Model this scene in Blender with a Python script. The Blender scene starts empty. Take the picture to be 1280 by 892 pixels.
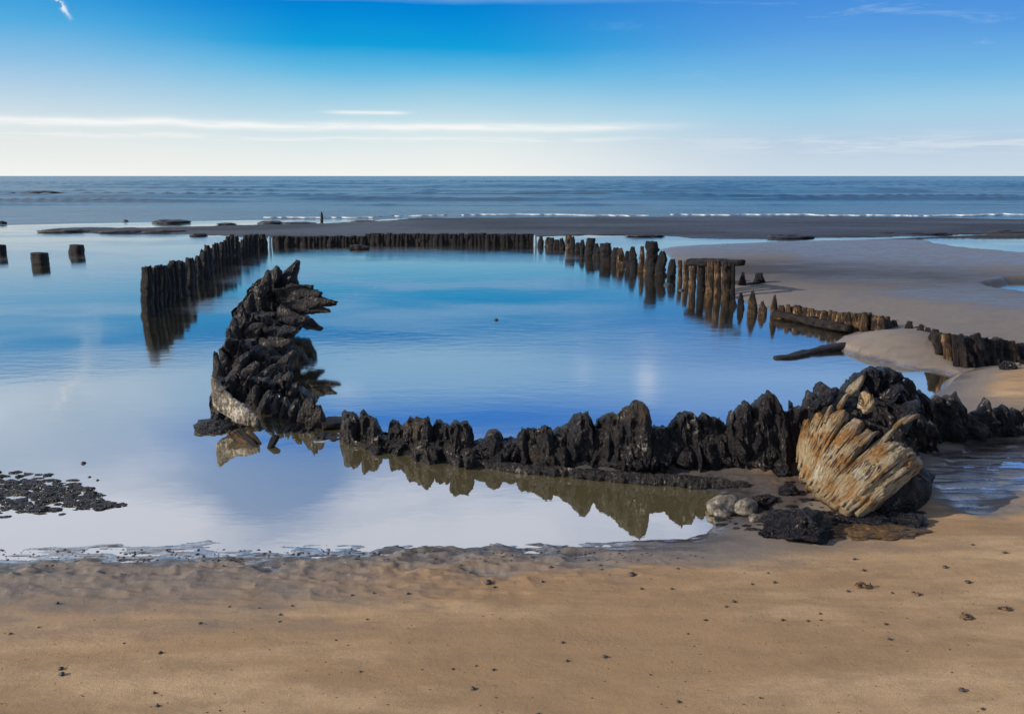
import bpy, math, random
import numpy as np
from mathutils import Vector

# ------------------------------------------------------------------ camera, world, sun, exposure
scene = bpy.context.scene
F = 1050.0
PITCH = math.atan(226.0 / F)
CAM_Z = 2.0
cam_d = bpy.data.cameras.new('camera')
cam = bpy.data.objects.new('camera', cam_d)
scene.collection.objects.link(cam)
cam.location = (0, 0, CAM_Z)
cam.rotation_euler = (math.pi / 2 - PITCH, 0, 0)
cam_d.sensor_width = 36
cam_d.lens = 36 * F / 1280
cam_d.clip_start = 0.05
cam_d.clip_end = 60000
scene.camera = cam
scene.view_settings.view_transform = 'Standard'
scene.view_settings.look = 'None'
scene.view_settings.exposure = 0.0
scene.view_settings.gamma = 1.0
scene.view_settings.use_curve_mapping = False

SUN_AZ = math.radians(-104)     # measured from +Y (straight ahead), negative = to the left
SUN_EL = math.radians(24)
sun_vec = Vector((math.sin(SUN_AZ) * math.cos(SUN_EL), math.cos(SUN_AZ) * math.cos(SUN_EL), math.sin(SUN_EL)))
sd_ = bpy.data.lights.new('sun', 'SUN')
sd_.energy = 5.0
sd_.angle = math.radians(0.5)
sd_.color = (1.0, 0.90, 0.76)
so = bpy.data.objects.new('sun', sd_)
so.rotation_euler = sun_vec.to_track_quat('Z', 'Y').to_euler()
so.location = (-20, -10, 20)
scene.collection.objects.link(so)


class NT:
    """little helper for writing node maths"""
    def __init__(self, tree):
        self.t = tree
        self.n = tree.nodes
        self.l = tree.links

    def node(self, typ, **kw):
        nd = self.n.new(typ)
        for k, v in kw.items():
            setattr(nd, k, v)
        return nd

    def put(self, sock, v):
        if isinstance(v, bpy.types.NodeSocket):
            self.l.new(v, sock)
        else:
            sock.default_value = v

    def m(self, op, a, b=None, c=None, clamp=False):
        nd = self.node('ShaderNodeMath', operation=op, use_clamp=clamp)
        self.put(nd.inputs[0], a)
        if b is not None:
            self.put(nd.inputs[1], b)
        if c is not None:
            self.put(nd.inputs[2], c)
        return nd.outputs[0]

    def ss(self, v, a, b, lo=0.0, hi=1.0):
        nd = self.node('ShaderNodeMapRange', interpolation_type='SMOOTHSTEP')
        self.put(nd.inputs['Value'], v)
        self.put(nd.inputs['From Min'], a)
        self.put(nd.inputs['From Max'], b)
        self.put(nd.inputs['To Min'], lo)
        self.put(nd.inputs['To Max'], hi)
        return nd.outputs['Result']

    def gauss(self, v, c, w):
        x = self.m('DIVIDE', self.m('SUBTRACT', v, c), w)
        return self.m('EXPONENT', self.m('MULTIPLY', self.m('MULTIPLY', x, x), -1.0))

    def mix(self, f, a, b, blend='MIX'):
        nd = self.node('ShaderNodeMix', data_type='RGBA', blend_type=blend)
        self.put(nd.inputs[0], f)
        self.put(nd.inputs[6], a)
        self.put(nd.inputs[7], b)
        return nd.outputs[2]

    def ramp(self, v, stops, interp='LINEAR'):
        nd = self.node('ShaderNodeValToRGB')
        cr = nd.color_ramp
        cr.interpolation = interp
        while len(cr.elements) < len(stops):
            cr.elements.new(0.5)
        for e, (p, c) in zip(cr.elements, stops):
            e.position = p
            e.color = (c[0], c[1], c[2], 1)
        self.put(nd.inputs[0], v)
        return nd.outputs[0]

    def noise(self, vec, scale, detail=4, rough=0.5, dist=0.0):
        nd = self.node('ShaderNodeTexNoise')
        self.put(nd.inputs['Vector'], vec)
        nd.inputs['Scale'].default_value = scale
        nd.inputs['Detail'].default_value = detail
        nd.inputs['Roughness'].default_value = rough
        nd.inputs['Distortion'].default_value = dist
        return nd.outputs['Fac']

    def mapping(self, vec, scale=(1, 1, 1), rot=(0, 0, 0), loc=(0, 0, 0)):
        nd = self.node('ShaderNodeMapping')
        self.put(nd.inputs['Vector'], vec)
        nd.inputs['Scale'].default_value = scale
        nd.inputs['Rotation'].default_value = rot
        nd.inputs['Location'].default_value = loc
        return nd.outputs[0]

    def xyz(self, x, y, z):
        nd = self.node('ShaderNodeCombineXYZ')
        self.put(nd.inputs[0], x)
        self.put(nd.inputs[1], y)
        self.put(nd.inputs[2], z)
        return nd.outputs[0]


def lin(r, g, b):
    def f(c):
        c /= 255.0
        return c / 12.92 if c <= 0.04045 else ((c + 0.055) / 1.055) ** 2.4
    return (f(r), f(g), f(b), 1.0)


world = bpy.data.worlds.new('World')
scene.world = world
world.use_nodes = True
w = NT(world.node_tree)
w.n.clear()
tc = w.node('ShaderNodeTexCoord')
sep = w.node('ShaderNodeSeparateXYZ')
w.l.new(tc.outputs['Generated'], sep.inputs[0])
X, Y, Z = sep.outputs
EL = w.m('MULTIPLY', w.m('ARCSINE', Z), 57.29578)
AZ = w.m('MULTIPLY', w.m('ARCTAN2', X, Y), 57.29578)
sky = w.node('ShaderNodeTexSky', sky_type='NISHITA')
sky.sun_disc = False
sky.sun_elevation = SUN_EL
sky.sun_rotation = SUN_AZ
sky.air_density = 1.0
sky.dust_density = 0.6
sky.ozone_density = 2.0
nish = w.mix(1.0, sky.outputs[0], (0.055, 0.055, 0.055, 1), 'MULTIPLY')
t = w.m('DIVIDE', w.m('ADD', EL, w.m('MULTIPLY', w.m('SUBTRACT', w.noise(w.xyz(w.m('MULTIPLY', AZ, .03), w.m('MULTIPLY', EL, .1), 0.), 2.0), .5), 1.2)), 40.0, clamp=True)
# low band of air over the sea: milky at the horizon, clearing to blue within ten degrees
rc = w.ramp(t, [(0.0, lin(241, 243, 239)), (1.6 / 40, lin(230, 237, 236)), (3.4 / 40, lin(200, 224, 233)), (5.0 / 40, lin(158, 206, 229)),
                (6.6 / 40, lin(96, 184, 226)), (8.0 / 40, lin(18, 158, 218)), (10.5 / 40, lin(0, 130, 212)), (11.5 / 40, lin(165, 212, 244)), (14.2 / 40, lin(150, 202, 248)), (16.2 / 40, lin(10, 138, 242)), (19 / 40, lin(120, 170, 232)), (24 / 40, lin(165, 192, 236)), (1.0, lin(60, 120, 190))])
rr = w.ramp(t, [(0.0, lin(205, 218, 230)), (2.0 / 40, lin(186, 207, 226)), (4.0 / 40, lin(160, 205, 230)), (6.0 / 40, lin(118, 184, 228)),
                (8.5 / 40, lin(88, 156, 224)), (11 / 40, lin(66, 138, 218)), (12.5 / 40, lin(155, 200, 250)), (15 / 40, lin(125, 180, 250)), (17.5 / 40, lin(70, 140, 235)), (24 / 40, lin(90, 140, 215)), (1.0, lin(60, 120, 190))])
rl = w.ramp(t, [(0.0, lin(241, 243, 239)), (2.5 / 40, lin(226, 233, 232)), (4.6 / 40, lin(186, 212, 230)), (6.6 / 40, lin(140, 192, 228)),
                (8.6 / 40, lin(84, 172, 224)), (10.4 / 40, lin(40, 148, 216)), (12 / 40, lin(200, 226, 247)), (17 / 40, lin(185, 212, 245)), (22 / 40, lin(180, 202, 238)), (1.0, lin(60, 120, 190))])
low = w.mix(w.ss(AZ, -4.0, 20.0), rc, rr)
low = w.mix(w.ss(AZ, -12.0, -30.0), low, rl)
skyc = w.mix(w.ss(EL, 26.0, 38.0), low, nish)


def cloud(col, f, c=(0.80, 0.83, 0.86, 1)):
    return w.mix(f, col, c)


# the long thin cloud over the horizon and its shorter neighbours
wob = w.m('MULTIPLY', w.m('SUBTRACT', w.noise(w.xyz(w.m('MULTIPLY', AZ, .11), 0., 0.), 1.0, 2), .5), 0.7)
fine = w.noise(w.xyz(w.m('MULTIPLY', AZ, .25), w.m('MULTIPLY', EL, 3.0), 3.), 1.0, 5, .6)
s1 = w.m('MULTIPLY', w.gauss(w.m('SUBTRACT', EL, wob), 3.12, 0.24), w.ss(AZ, 14., 2.))
s1 = w.m('MULTIPLY', s1, w.ss(fine, .25, .6, .45, .95))
skyc = cloud(skyc, s1, lin(247, 248, 246))
s2 = w.m('MULTIPLY', w.gauss(EL, 4.0, 0.11), w.m('MULTIPLY', w.ss(AZ, -13., -10.5), w.ss(AZ, -6., -8.)))
skyc = cloud(skyc, w.m('MULTIPLY', s2, .75), lin(245, 247, 246))
s3 = w.m('MULTIPLY', w.gauss(w.m('SUBTRACT', EL, wob), 2.35, 0.16), w.ss(AZ, 16., -2.))
skyc = cloud(skyc, w.m('MULTIPLY', w.m('MULTIPLY', s3, .55), w.ss(fine, .35, .6)), lin(244, 246, 245))
s4 = w.m('MULTIPLY', w.gauss(w.m('SUBTRACT', EL, wob), 1.9, 0.5), w.ss(AZ, 5., 22.))
skyc = cloud(skyc, w.m('MULTIPLY', w.m('MULTIPLY', s4, .5), w.ss(fine, .4, .62)), lin(226, 234, 240))
# short broken vapour trail, upper left
u = w.m('ADD', w.m('MULTIPLY', w.m('ADD', AZ, 27.05), .70), w.m('MULTIPLY', w.m('SUBTRACT', EL, 10.05), .71))
v = w.m('SUBTRACT', w.m('MULTIPLY', w.m('ADD', AZ, 27.05), .71), w.m('MULTIPLY', w.m('SUBTRACT', EL, 10.05), -.70))
u = w.m('SUBTRACT', w.m('MULTIPLY', w.m('ADD', AZ, 26.9), .52), w.m('MULTIPLY', w.m('SUBTRACT', EL, 9.8), .85))
v = w.m('ADD', w.m('MULTIPLY', w.m('ADD', AZ, 26.9), .85), w.m('MULTIPLY', w.m('SUBTRACT', EL, 9.8), .52))
tr_n = w.noise(w.xyz(AZ, EL, 7.), 2.6, 4, .6)
v2 = w.m('ADD', v, w.m('MULTIPLY', w.m('SUBTRACT', tr_n, .5), .55))
s5 = w.m('MULTIPLY', w.gauss(v2, 0., w.ss(u, 1.5, -2.0, .10, .26)), w.m('MULTIPLY', w.ss(u, 1.5, .4), w.ss(u, -6.0, -2.5)))
skyc = cloud(skyc, w.m('MULTIPLY', s5, w.ss(tr_n, .38, .55)), lin(240, 244, 248))
# faint wisps, upper right
wp = w.noise(w.mapping(w.xyz(AZ, EL, 0.), (.10, .55, 1), (0, 0, math.radians(-12))), 1.0, 6, .62, 1.2)
s6 = w.m('MULTIPLY', w.ss(wp, .56, .74), w.m('MULTIPLY', w.ss(AZ, 3., 14.), w.m('MULTIPLY', w.ss(EL, 5., 7.5), w.ss(EL, 14., 11.))))
skyc = cloud(skyc, w.m('MULTIPLY', s6, .35), lin(190, 215, 240))
# broken cloud higher up, which the pools mirror
cn = w.noise(w.mapping(w.xyz(AZ, EL, 0.), (.045, .11, 1), (0, 0, 0), (1.7, .35, 0)), 1.0, 5, .55, .4)
bias = w.m('ADD', w.m('MULTIPLY', w.ss(EL, 16.5, 22.), .27), w.m('MULTIPLY', w.ss(AZ, -10., -27.), .20))
# gap of clear blue mirrored left of centre, and two small bright puffs
bias = w.m('SUBTRACT', bias, w.m('MULTIPLY', w.m('MULTIPLY', w.gauss(AZ, -17., 4.0), w.gauss(EL, 20.0, 2.1)), .36))
bias = w.m('ADD', bias, w.m('MULTIPLY', w.m('MULTIPLY', w.gauss(AZ, 4.9, 1.0), w.gauss(EL, 13.2, 1.9)), .16))
bias = w.m('ADD', bias, w.m('MULTIPLY', w.m('MULTIPLY', w.gauss(AZ, 9.3, .8), w.gauss(EL, 13.0, 2.2)), .15))
bias = w.m('ADD', bias, w.m('MULTIPLY', w.m('MULTIPLY', w.gauss(AZ, -11.5, 2.2), w.gauss(EL, 14.0, 1.4)), .20))
cf = w.m('MULTIPLY', w.ss(w.m('ADD', cn, bias), .56, .92), w.m('MULTIPLY', w.ss(EL, 10.9, 13.5), w.ss(EL, 52., 32.)))
skyc = cloud(skyc, w.m('MULTIPLY', cf, .88), (1.0, 1.06, 1.22, 1))
bg = w.node('ShaderNodeBackground')
w.l.new(skyc, bg.inputs[0])
bg.inputs[1].default_value = 1.0
out = w.node('ShaderNodeOutputWorld')
w.l.new(bg.outputs[0], out.inputs[0])

# ------------------------------------------------------------------ survey helpers: where a sight line meets the place
cP, sP = math.cos(PITCH), math.sin(PITCH)


def ray(px, py):
    a = (np.asarray(px, float) - 640) / F
    b = (446 - np.asarray(py, float)) / F
    return a, cP + b * sP, -sP + b * cP


def at(px, py, z=0.0):
    """point of the level z on the sight line"""
    dx, dy, dz = ray(px, py)
    dz = np.minimum(dz, -1e-4)
    k = (z - CAM_Z) / dz
    return np.stack([dx * k, dy * k, np.zeros_like(k) + z], -1)


def P(px, py, yy):
    """point of the sight line at forward distance yy"""
    dx, dy, dz = ray(px, py)
    k = yy / dy
    return np.stack([dx * k, dy * k, CAM_Z + dz * k], -1)


def interp(pts, x):
    pts = sorted(pts)
    return np.interp(x, [p[0] for p in pts], [p[1] for p in pts])


# ------------------------------------------------------------------ numpy noise
_rng = np.random.RandomState(7)
_perm = _rng.permutation(4096)
_val = _rng.rand(4096) * 2 - 1


def vnoise(x, y, z=0.0):
    x, y, z = np.broadcast_arrays(np.asarray(x, float), np.asarray(y, float), np.asarray(z, float))
    xi, yi, zi = np.floor(x).astype(int), np.floor(y).astype(int), np.floor(z).astype(int)
    fx, fy, fz = x - xi, y - yi, z - zi
    fx, fy, fz = [f * f * f * (f * (f * 6 - 15) + 10) for f in (fx, fy, fz)]
    r = 0
    for a in (0, 1):
        for b in (0, 1):
            for c in (0, 1):
                h = _perm[(_perm[(_perm[(xi + a) & 4095] + yi + b) & 4095] + zi + c) & 4095]
                r = r + _val[h] * (fx if a else 1 - fx) * (fy if b else 1 - fy) * (fz if c else 1 - fz)
    return r


def fbm(x, y, z=0.0, o=4, g=0.5):
    r, a, s = 0, 1.0, 0
    for i in range(o):
        k = 2.03 ** i
        r = r + a * vnoise(np.asarray(x) * k + 17.3 * i, np.asarray(y) * k + 5.1 * i, np.asarray(z) * k + 3.7 * i)
        s += a
        a *= g
    return r / s


def ridged(x, y, z=0.0, o=3):
    r, a, s = 0, 1.0, 0
    for i in range(o):
        k = 2.1 ** i
        r = r + a * (1 - 2 * np.abs(vnoise(np.asarray(x) * k + 9.3 * i, np.asarray(y) * k, np.asarray(z) * k + 1.7 * i)))
        s += a
        a *= 0.5
    return r / s


# ------------------------------------------------------------------ mesh helpers
def mesh_obj(name, verts, faces, mat, parent=None, smooth=True, uv=None):
    me = bpy.data.meshes.new(name)
    verts = np.asarray(verts, float)
    if isinstance(faces, np.ndarray) and faces.shape[1] == 4:
        nf = len(faces)
        me.vertices.add(len(verts))
        me.vertices.foreach_set('co', verts.ravel())
        me.loops.add(nf * 4)
        me.loops.foreach_set('vertex_index', faces.ravel().astype(np.int32))
        me.polygons.add(nf)
        me.polygons.foreach_set('loop_start', np.arange(nf, dtype=np.int32) * 4)
        me.update(calc_edges=True)
        me.validate()
    else:
        me.from_pydata([tuple(v) for v in verts], [], [tuple(int(i) for i in f) for f in faces])
    if smooth:
        me.polygons.foreach_set('use_smooth', [True] * len(me.polygons))
    if mat:
        me.materials.append(mat)
    if uv is not None:
        lay = me.uv_layers.new(name='UVMap')
        idx = np.zeros(len(me.loops), dtype=np.int32)
        me.loops.foreach_get('vertex_index', idx)
        lay.data.foreach_set('uv', np.asarray(uv, np.float32)[idx].ravel())
    ob = bpy.data.objects.new(name, me)
    scene.collection.objects.link(ob)
    if parent:
        ob.parent = parent
        ob.matrix_parent_inverse = parent.matrix_basis.inverted()
    return ob


def thing(name, label, cat, loc, group=None):
    o = bpy.data.objects.new(name, None)
    o.empty_display_size = .1
    scene.collection.objects.link(o)
    o.location = tuple(float(a) for a in loc)
    tag(o, label, cat, group)
    return o


def tag(o, label, cat=None, group=None, kind=None):
    if label:
        o['label'] = label
    if cat:
        o['category'] = cat
    if group:
        o['group'] = group
    if kind:
        o['kind'] = kind
    return o


def grid_faces(nr, nc, wrap=False):
    i, j = np.meshgrid(np.arange(nr - 1), np.arange(nc if wrap else nc - 1), indexing='ij')
    j2 = (j + 1) % nc
    return np.stack([i * nc + j, i * nc + j2, (i + 1) * nc + j2, (i + 1) * nc + j], -1).reshape(-1, 4)


def norm(v):
    return v / np.maximum(np.linalg.norm(v, axis=-1, keepdims=True), 1e-9)


def timber_arrays(pts, hw, ht, seed, rough=.25, side=None, nr=None, na=14, sq=3.0, freq=9.0, stretch=.25, rag=0.0, fib=.10):
    """a rough baulk along a polyline: hw half widths (along side), ht half thicknesses, eroded surface, closed ends"""
    pts = np.asarray(pts, float)
    L = np.r_[0, np.cumsum(np.linalg.norm(np.diff(pts, axis=0), axis=1))]
    tot = L[-1]
    if nr is None:
        nr = int(np.clip(tot / 0.022, 10, 60))
    s = np.linspace(0, tot, nr)
    c = np.stack([np.interp(s, L, pts[:, k]) for k in range(3)], -1)
    W = np.interp(s / tot, np.linspace(0, 1, len(hw)), hw)
    T = np.interp(s / tot, np.linspace(0, 1, len(ht)), ht)
    tan = norm(np.gradient(c, axis=0))
    sv = np.array([1., 0, 0]) if side is None else np.asarray(side, float)
    sv = norm(sv[None] - (tan @ sv)[:, None] * tan)
    nv = np.cross(tan, sv)
    a = np.linspace(0, 2 * math.pi, na, endpoint=False) + .2
    ca, sa = np.cos(a), np.sin(a)
    r = (np.abs(ca) ** sq + np.abs(sa) ** sq) ** (-1 / sq)
    off = seed * 13.7
    u_, v_ = np.meshgrid(s, a, indexing='ij')
    nz = fbm(np.cos(v_) * .9 + off, np.sin(v_) * .9 + off * .3, u_ * freq * stretch * 4 + off, 4, .6)
    rz = ridged(np.cos(v_) * 1.9 + off, np.sin(v_) * 1.9, u_ * freq * stretch + off, 3)
    dd = 1 + rough * (nz * 1.3 + rz * .45 - .1) + fib * ridged(np.cos(v_) * 5.5 + off, np.sin(v_) * 5.5, u_ * 2.2 + off, 2)
    wv = fbm(s * 3 + off, 0 * s, off, 2) * rough * .8
    pos = c[:, None] + (sv * W[:, None])[:, None] * ((r * ca)[None, :, None] * dd[..., None] + wv[:, None, None]) \
        + (nv * T[:, None])[:, None] * ((r * sa)[None, :, None] * dd[..., None])
    if rag:   # ragged end: slide the last rings along by angle
        k = np.clip((s / tot - .55) / .45, 0, 1)[:, None] ** 1.5
        pos = pos + tan[:, None] * (k * rag * tot * (fbm(np.cos(v_) * 1.7 + off, np.sin(v_) * 1.7 + off, 0.5, 3) - .1))[..., None]
    V = pos.reshape(-1, 3)
    Fq = grid_faces(nr, na, True)
    uv = np.stack([u_.ravel(), (np.minimum(v_, 2 * math.pi - v_) * .08).ravel()], -1)
    # caps as collapsed quads
    n0 = len(V)
    V = np.vstack([V, pos[0].mean(0), pos[-1].mean(0) + tan[-1] * .1 * min(W[-1], T[-1])])
    uv = np.vstack([uv, [0, 0], [tot, 0]])
    tri = []
    for j in range(na):
        j2 = (j + 1) % na
        tri.append((n0, j2, j))
        tri.append((n0 + 1, (nr - 1) * na + j, (nr - 1) * na + j2))
    return V, [tuple(f) for f in Fq] + tri, uv


def timber(name, mat, parent, pts, hw, ht, seed, **kw):
    V, Fc, uv = timber_arrays(pts, hw, ht, seed, **kw)
    return mesh_obj(name, V, Fc, mat, parent, uv=uv)


def ridge(name, mat, parent, tops, bots, dist, thick, seed, rough=.03, step=2.0, back=None, jag=1.5, lean=0.0, nv=12, pinch=1.0):
    """a wall-like mass: tops/bots (px,py) outline against dist(px)= forward distance, real thickness front to back"""
    x0 = max(min(p[0] for p in tops), min(p[0] for p in bots))
    x1 = min(max(p[0] for p in tops), max(p[0] for p in bots))
    n = max(6, int((x1 - x0) / step) + 1)
    xs = np.linspace(x0, x1, n)
    ty = interp(tops, xs) + jag * fbm(xs * .35 + seed * 3.1, 0 * xs, seed, 3, .65)
    by = interp(bots, xs)
    ty = np.minimum(ty, by - .5)
    dd = interp(dist, xs) if isinstance(dist, list) else dist(xs)
    th = thick * (0.75 + .45 * fbm(xs * .07 + seed, 0 * xs, 0, 2))
    e = np.minimum((xs - x0), (x1 - xs)) / max(1e-6, (x1 - x0) * .5)
    th = th * np.clip(e * 4 * pinch, .12, 1) ** .5
    vv = np.linspace(0, 1, nv)
    prof = (1 - vv ** 3.0 * .82) * (1.0 + .15 * np.sin(vv * 3))
    rings = []
    for sgn, vs in ((-1, vv), (1, vv[::-1])):
        for v_ in vs:
            f = np.interp(v_, vv, prof)
            base = P(xs, by + (ty - by) * v_, dd)
            base[:, 1] += sgn * th * f + lean * v_
            rings.append(base)
    pos = np.stack(rings, 1)           # n x 2nv x 3
    q = pos * 1.0
    d1 = ridged(q[..., 0] * 9 + q[..., 2] * 4, q[..., 1] * 9, q[..., 2] * 2.8 + seed, 4) * rough * .85
    d2 = fbm(q[..., 0] * 34, q[..., 1] * 34, q[..., 2] * 7 + seed, 3) * rough * .8
    fr = np.concatenate([-np.ones(nv), np.ones(nv)])[None]
    pos[..., 1] += fr * (d1 + d2)
    pos[..., 0] += fbm(q[..., 0] * 9 + 5, q[..., 1] * 9, q[..., 2] * 5 + seed, 3) * rough * .8
    pos[..., 2] += fbm(q[..., 0] * 9 + 55, q[..., 1] * 9, q[..., 2] * 9 + seed, 3) * rough * .5
    m_ = 2 * nv
    V = pos.reshape(-1, 3)
    Fq = [tuple(f) for f in grid_faces(n, m_, True)]
    n0 = len(V)
    V = np.vstack([V, pos[0].mean(0), pos[-1].mean(0)])
    for j in range(m_):
        j2 = (j + 1) % m_
        Fq.append((n0, j2, j))
        Fq.append((n0 + 1, (n - 1) * m_ + j, (n - 1) * m_ + j2))
    Fq = [f[::-1] for f in Fq]
    uv = np.stack([V[:, 2], V[:, 0]], -1)
    return mesh_obj(name, V, Fq, mat, parent, uv=uv)


def boulder_arrays(c, r, seed, rough=.3, n=14, m=20, f=1.6):
    th = np.linspace(0, math.pi, n)
    ph = np.linspace(0, 2 * math.pi, m, endpoint=False)
    T, Q = np.meshgrid(th, ph, indexing='ij')
    d = np.stack([np.sin(T) * np.cos(Q), np.sin(T) * np.sin(Q), np.cos(T)], -1)
    k = 1 + rough * (fbm(d[..., 0] * f + seed * 5, d[..., 1] * f + seed, d[..., 2] * f, 4, .55) * 1.6 + .35 * ridged(d[..., 0] * 2 * f, d[..., 1] * 2 * f + seed, d[..., 2] * 2 * f, 2))
    p = d * k[..., None] * np.asarray(r, float) + np.asarray(c, float)
    return p.reshape(-1, 3), grid_faces(n, m, True)


def boulder(name, mat, parent, c, r, seed, **kw):
    V, Fq = boulder_arrays(c, r, seed, **kw)
    uv = np.stack([V[:, 2], V[:, 0]], -1)
    return mesh_obj(name, V, [tuple(f)[::-1] for f in Fq], mat, parent, uv=uv)


# ------------------------------------------------------------------ materials
def new_mat(name):
    m_ = bpy.data.materials.new(name)
    m_.use_nodes = True
    t_ = NT(m_.node_tree)
    t_.n.clear()
    o = t_.node('ShaderNodeOutputMaterial')
    return m_, t_, o


def bump(t_, h, strength, dist, normal=None):
    b = t_.node('ShaderNodeBump')
    b.inputs['Strength'].default_value = strength
    b.inputs['Distance'].default_value = dist
    t_.put(b.inputs['Height'], h)
    if normal is not None:
        t_.put(b.inputs['Normal'], normal)
    return b.outputs[0]


def principled(t_, o, col, rough, nrm=None, spec=.5, coat=None):
    p = t_.node('ShaderNodeBsdfPrincipled')
    t_.put(p.inputs['Base Color'], col)
    t_.put(p.inputs['Roughness'], rough)
    t_.put(p.inputs['Specular IOR Level'], spec)
    if nrm is not None:
        t_.put(p.inputs['Normal'], nrm)
    if coat is not None:
        t_.put(p.inputs['Coat Weight'], coat)
        p.inputs['Coat Roughness'].default_value = .22
    t_.l.new(p.outputs[0], o.inputs[0])
    return p


def mat_encrusted(name, dark=(.005, .005, .007, 1), mid=(.020, .016, .017, 1), pale=(.35, .31, .26, 1), pale_amt=.72, rough=.42):
    m_, t_, o = new_mat(name)
    co = t_.node('ShaderNodeNewGeometry').outputs['Position']
    n1 = t_.noise(co, 7, 6, .65)
    n2 = t_.noise(co, 38, 5, .6)
    vo = t_.node('ShaderNodeTexVoronoi')
    t_.put(vo.inputs['Vector'], co)
    vo.inputs['Scale'].default_value = 34
    col = t_.mix(t_.ss(n1, .38, .68), dark, mid)
    col = t_.mix(t_.ss(n2, .35, .8, 0, .5), col, (mid[0] * 1.6, mid[1] * 1.45, mid[2] * 1.3, 1))
    pm = t_.ss(t_.m('ADD', t_.m('MULTIPLY', n1, .55), t_.m('MULTIPLY', n2, .45)), pale_amt - .16, pale_amt - .06)
    col = t_.mix(t_.ss(t_.noise(co, 3.1, 5, .6), .56, .66, 0, .55), col, (.05, .033, .018, 1))
    col = t_.mix(t_.m('MULTIPLY', pm, .8), col, pale)
    gr = t_.noise(t_.mapping(co, (34, 34, 5), (0, math.radians(14), 0)), 1.0, 5, .65)
    h = t_.m('ADD', t_.m('ADD', t_.m('MULTIPLY', vo.outputs['Distance'], .25), t_.m('MULTIPLY', gr, 1.3)), t_.m('ADD', n1, t_.m('MULTIPLY', n2, .6)))
    principled(t_, o, col, t_.ss(n2, .3, .7, rough - .20, rough + .25), bump(t_, h, 1.0, .035), .30)
    return m_


def mat_timber(name, base=(.10, .065, .038, 1), dark=(.022, .017, .015, 1), pale=(.30, .22, .13, 1), rough=.6, zdark=True, bumpd=.035):
    m_, t_, o = new_mat(name)
    uvn = t_.node('ShaderNodeUVMap').outputs[0]
    co = t_.node('ShaderNodeNewGeometry').outputs['Position']
    g1 = t_.noise(t_.mapping(uvn, (2.4, 34, 1)), 1.5, 6, .65, .6)
    g2 = t_.noise(co, 9, 5, .6)
    g3 = t_.noise(co, 60, 4, .6)
    col = t_.mix(t_.ss(g1, .36, .62), dark, base)
    col = t_.mix(t_.m('MULTIPLY', t_.ss(g2, .5, .68), t_.ss(g1, .42, .6)), col, pale)
    col = t_.mix(t_.ss(g2, .50, .34), col, dark)
    h = t_.m('ADD', t_.m('MULTIPLY', g1, 1.2), t_.m('ADD', t_.m('MULTIPLY', g3, .5), g2))
    principled(t_, o, col, rough, bump(t_, h, .9, bumpd), .18)
    return m_


M_dark = mat_encrusted('encrusted_wet_timber')
M_mussel = mat_encrusted('mussel_covered_rock', (.004, .004, .007, 1), (.014, .013, .019, 1), (.25, .22, .2, 1), .80, .30)
M_post = mat_timber('dark_post_wood', (.014, .011, .011, 1), (.005, .005, .006, 1), (.035, .025, .02, 1), .55)
M_brown = mat_timber('brown_rib_wood', (.10, .058, .03, 1), (.010, .008, .008, 1), (.34, .21, .10, 1), .62)
M_log = mat_timber('waterlogged_wood', (.028, .02, .017, 1), (.007, .006, .007, 1), (.07, .05, .035, 1), .5)
M_hull = mat_timber('bleached_hull_plank', (.50, .30, .12, 1), (.06, .04, .028, 1), (.82, .70, .48, 1), .55, bumpd=.03)


def mat_bleached():
    m_, t_, o = new_mat('bleached_hull_wood')
    uvn = t_.node('ShaderNodeUVMap').outputs[0]
    co = t_.node('ShaderNodeNewGeometry').outputs['Position']
    g1 = t_.noise(t_.mapping(uvn, (4.0, 24, 1)), 1.6, 7, .72, 1.0)
    g2 = t_.noise(co, 5.5, 5, .6, .4)
    g3 = t_.noise(t_.mapping(uvn, (12, 60, 1)), 1.6, 5, .6, .3)
    vo = t_.node('ShaderNodeTexVoronoi')
    t_.put(vo.inputs['Vector'], t_.mapping(co, (1, 1, 1)))
    vo.inputs['Scale'].default_value = 48
    col = t_.mix(t_.ss(g2, .42, .58), (.56, .43, .26, 1), (.46, .23, .065, 1))
    col = t_.mix(t_.ss(g1, .49, .40), col, (.055, .032, .018, 1))
    col = t_.mix(t_.ss(g3, .60, .70, 0, .65), col, (.76, .67, .52, 1))
    col = t_.mix(t_.ss(g2, .40, .32, 0, .75), col, (.70, .63, .50, 1))
    h = t_.m('ADD', t_.m('MULTIPLY', g1, 1.3), t_.m('ADD', t_.m('MULTIPLY', g3, .8), t_.m('MULTIPLY', vo.outputs['Distance'], .25)))
    principled(t_, o, col, .5, bump(t_, h, 1.0, .055), .45)
    return m_


M_bleach = mat_bleached()
M_pale = mat_encrusted('pale_sunlit_crust', (.035, .03, .026, 1), (.36, .31, .24, 1), (.62, .56, .47, 1), .66, .5)  # crust whose sunlit paleness is put into the colour


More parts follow.
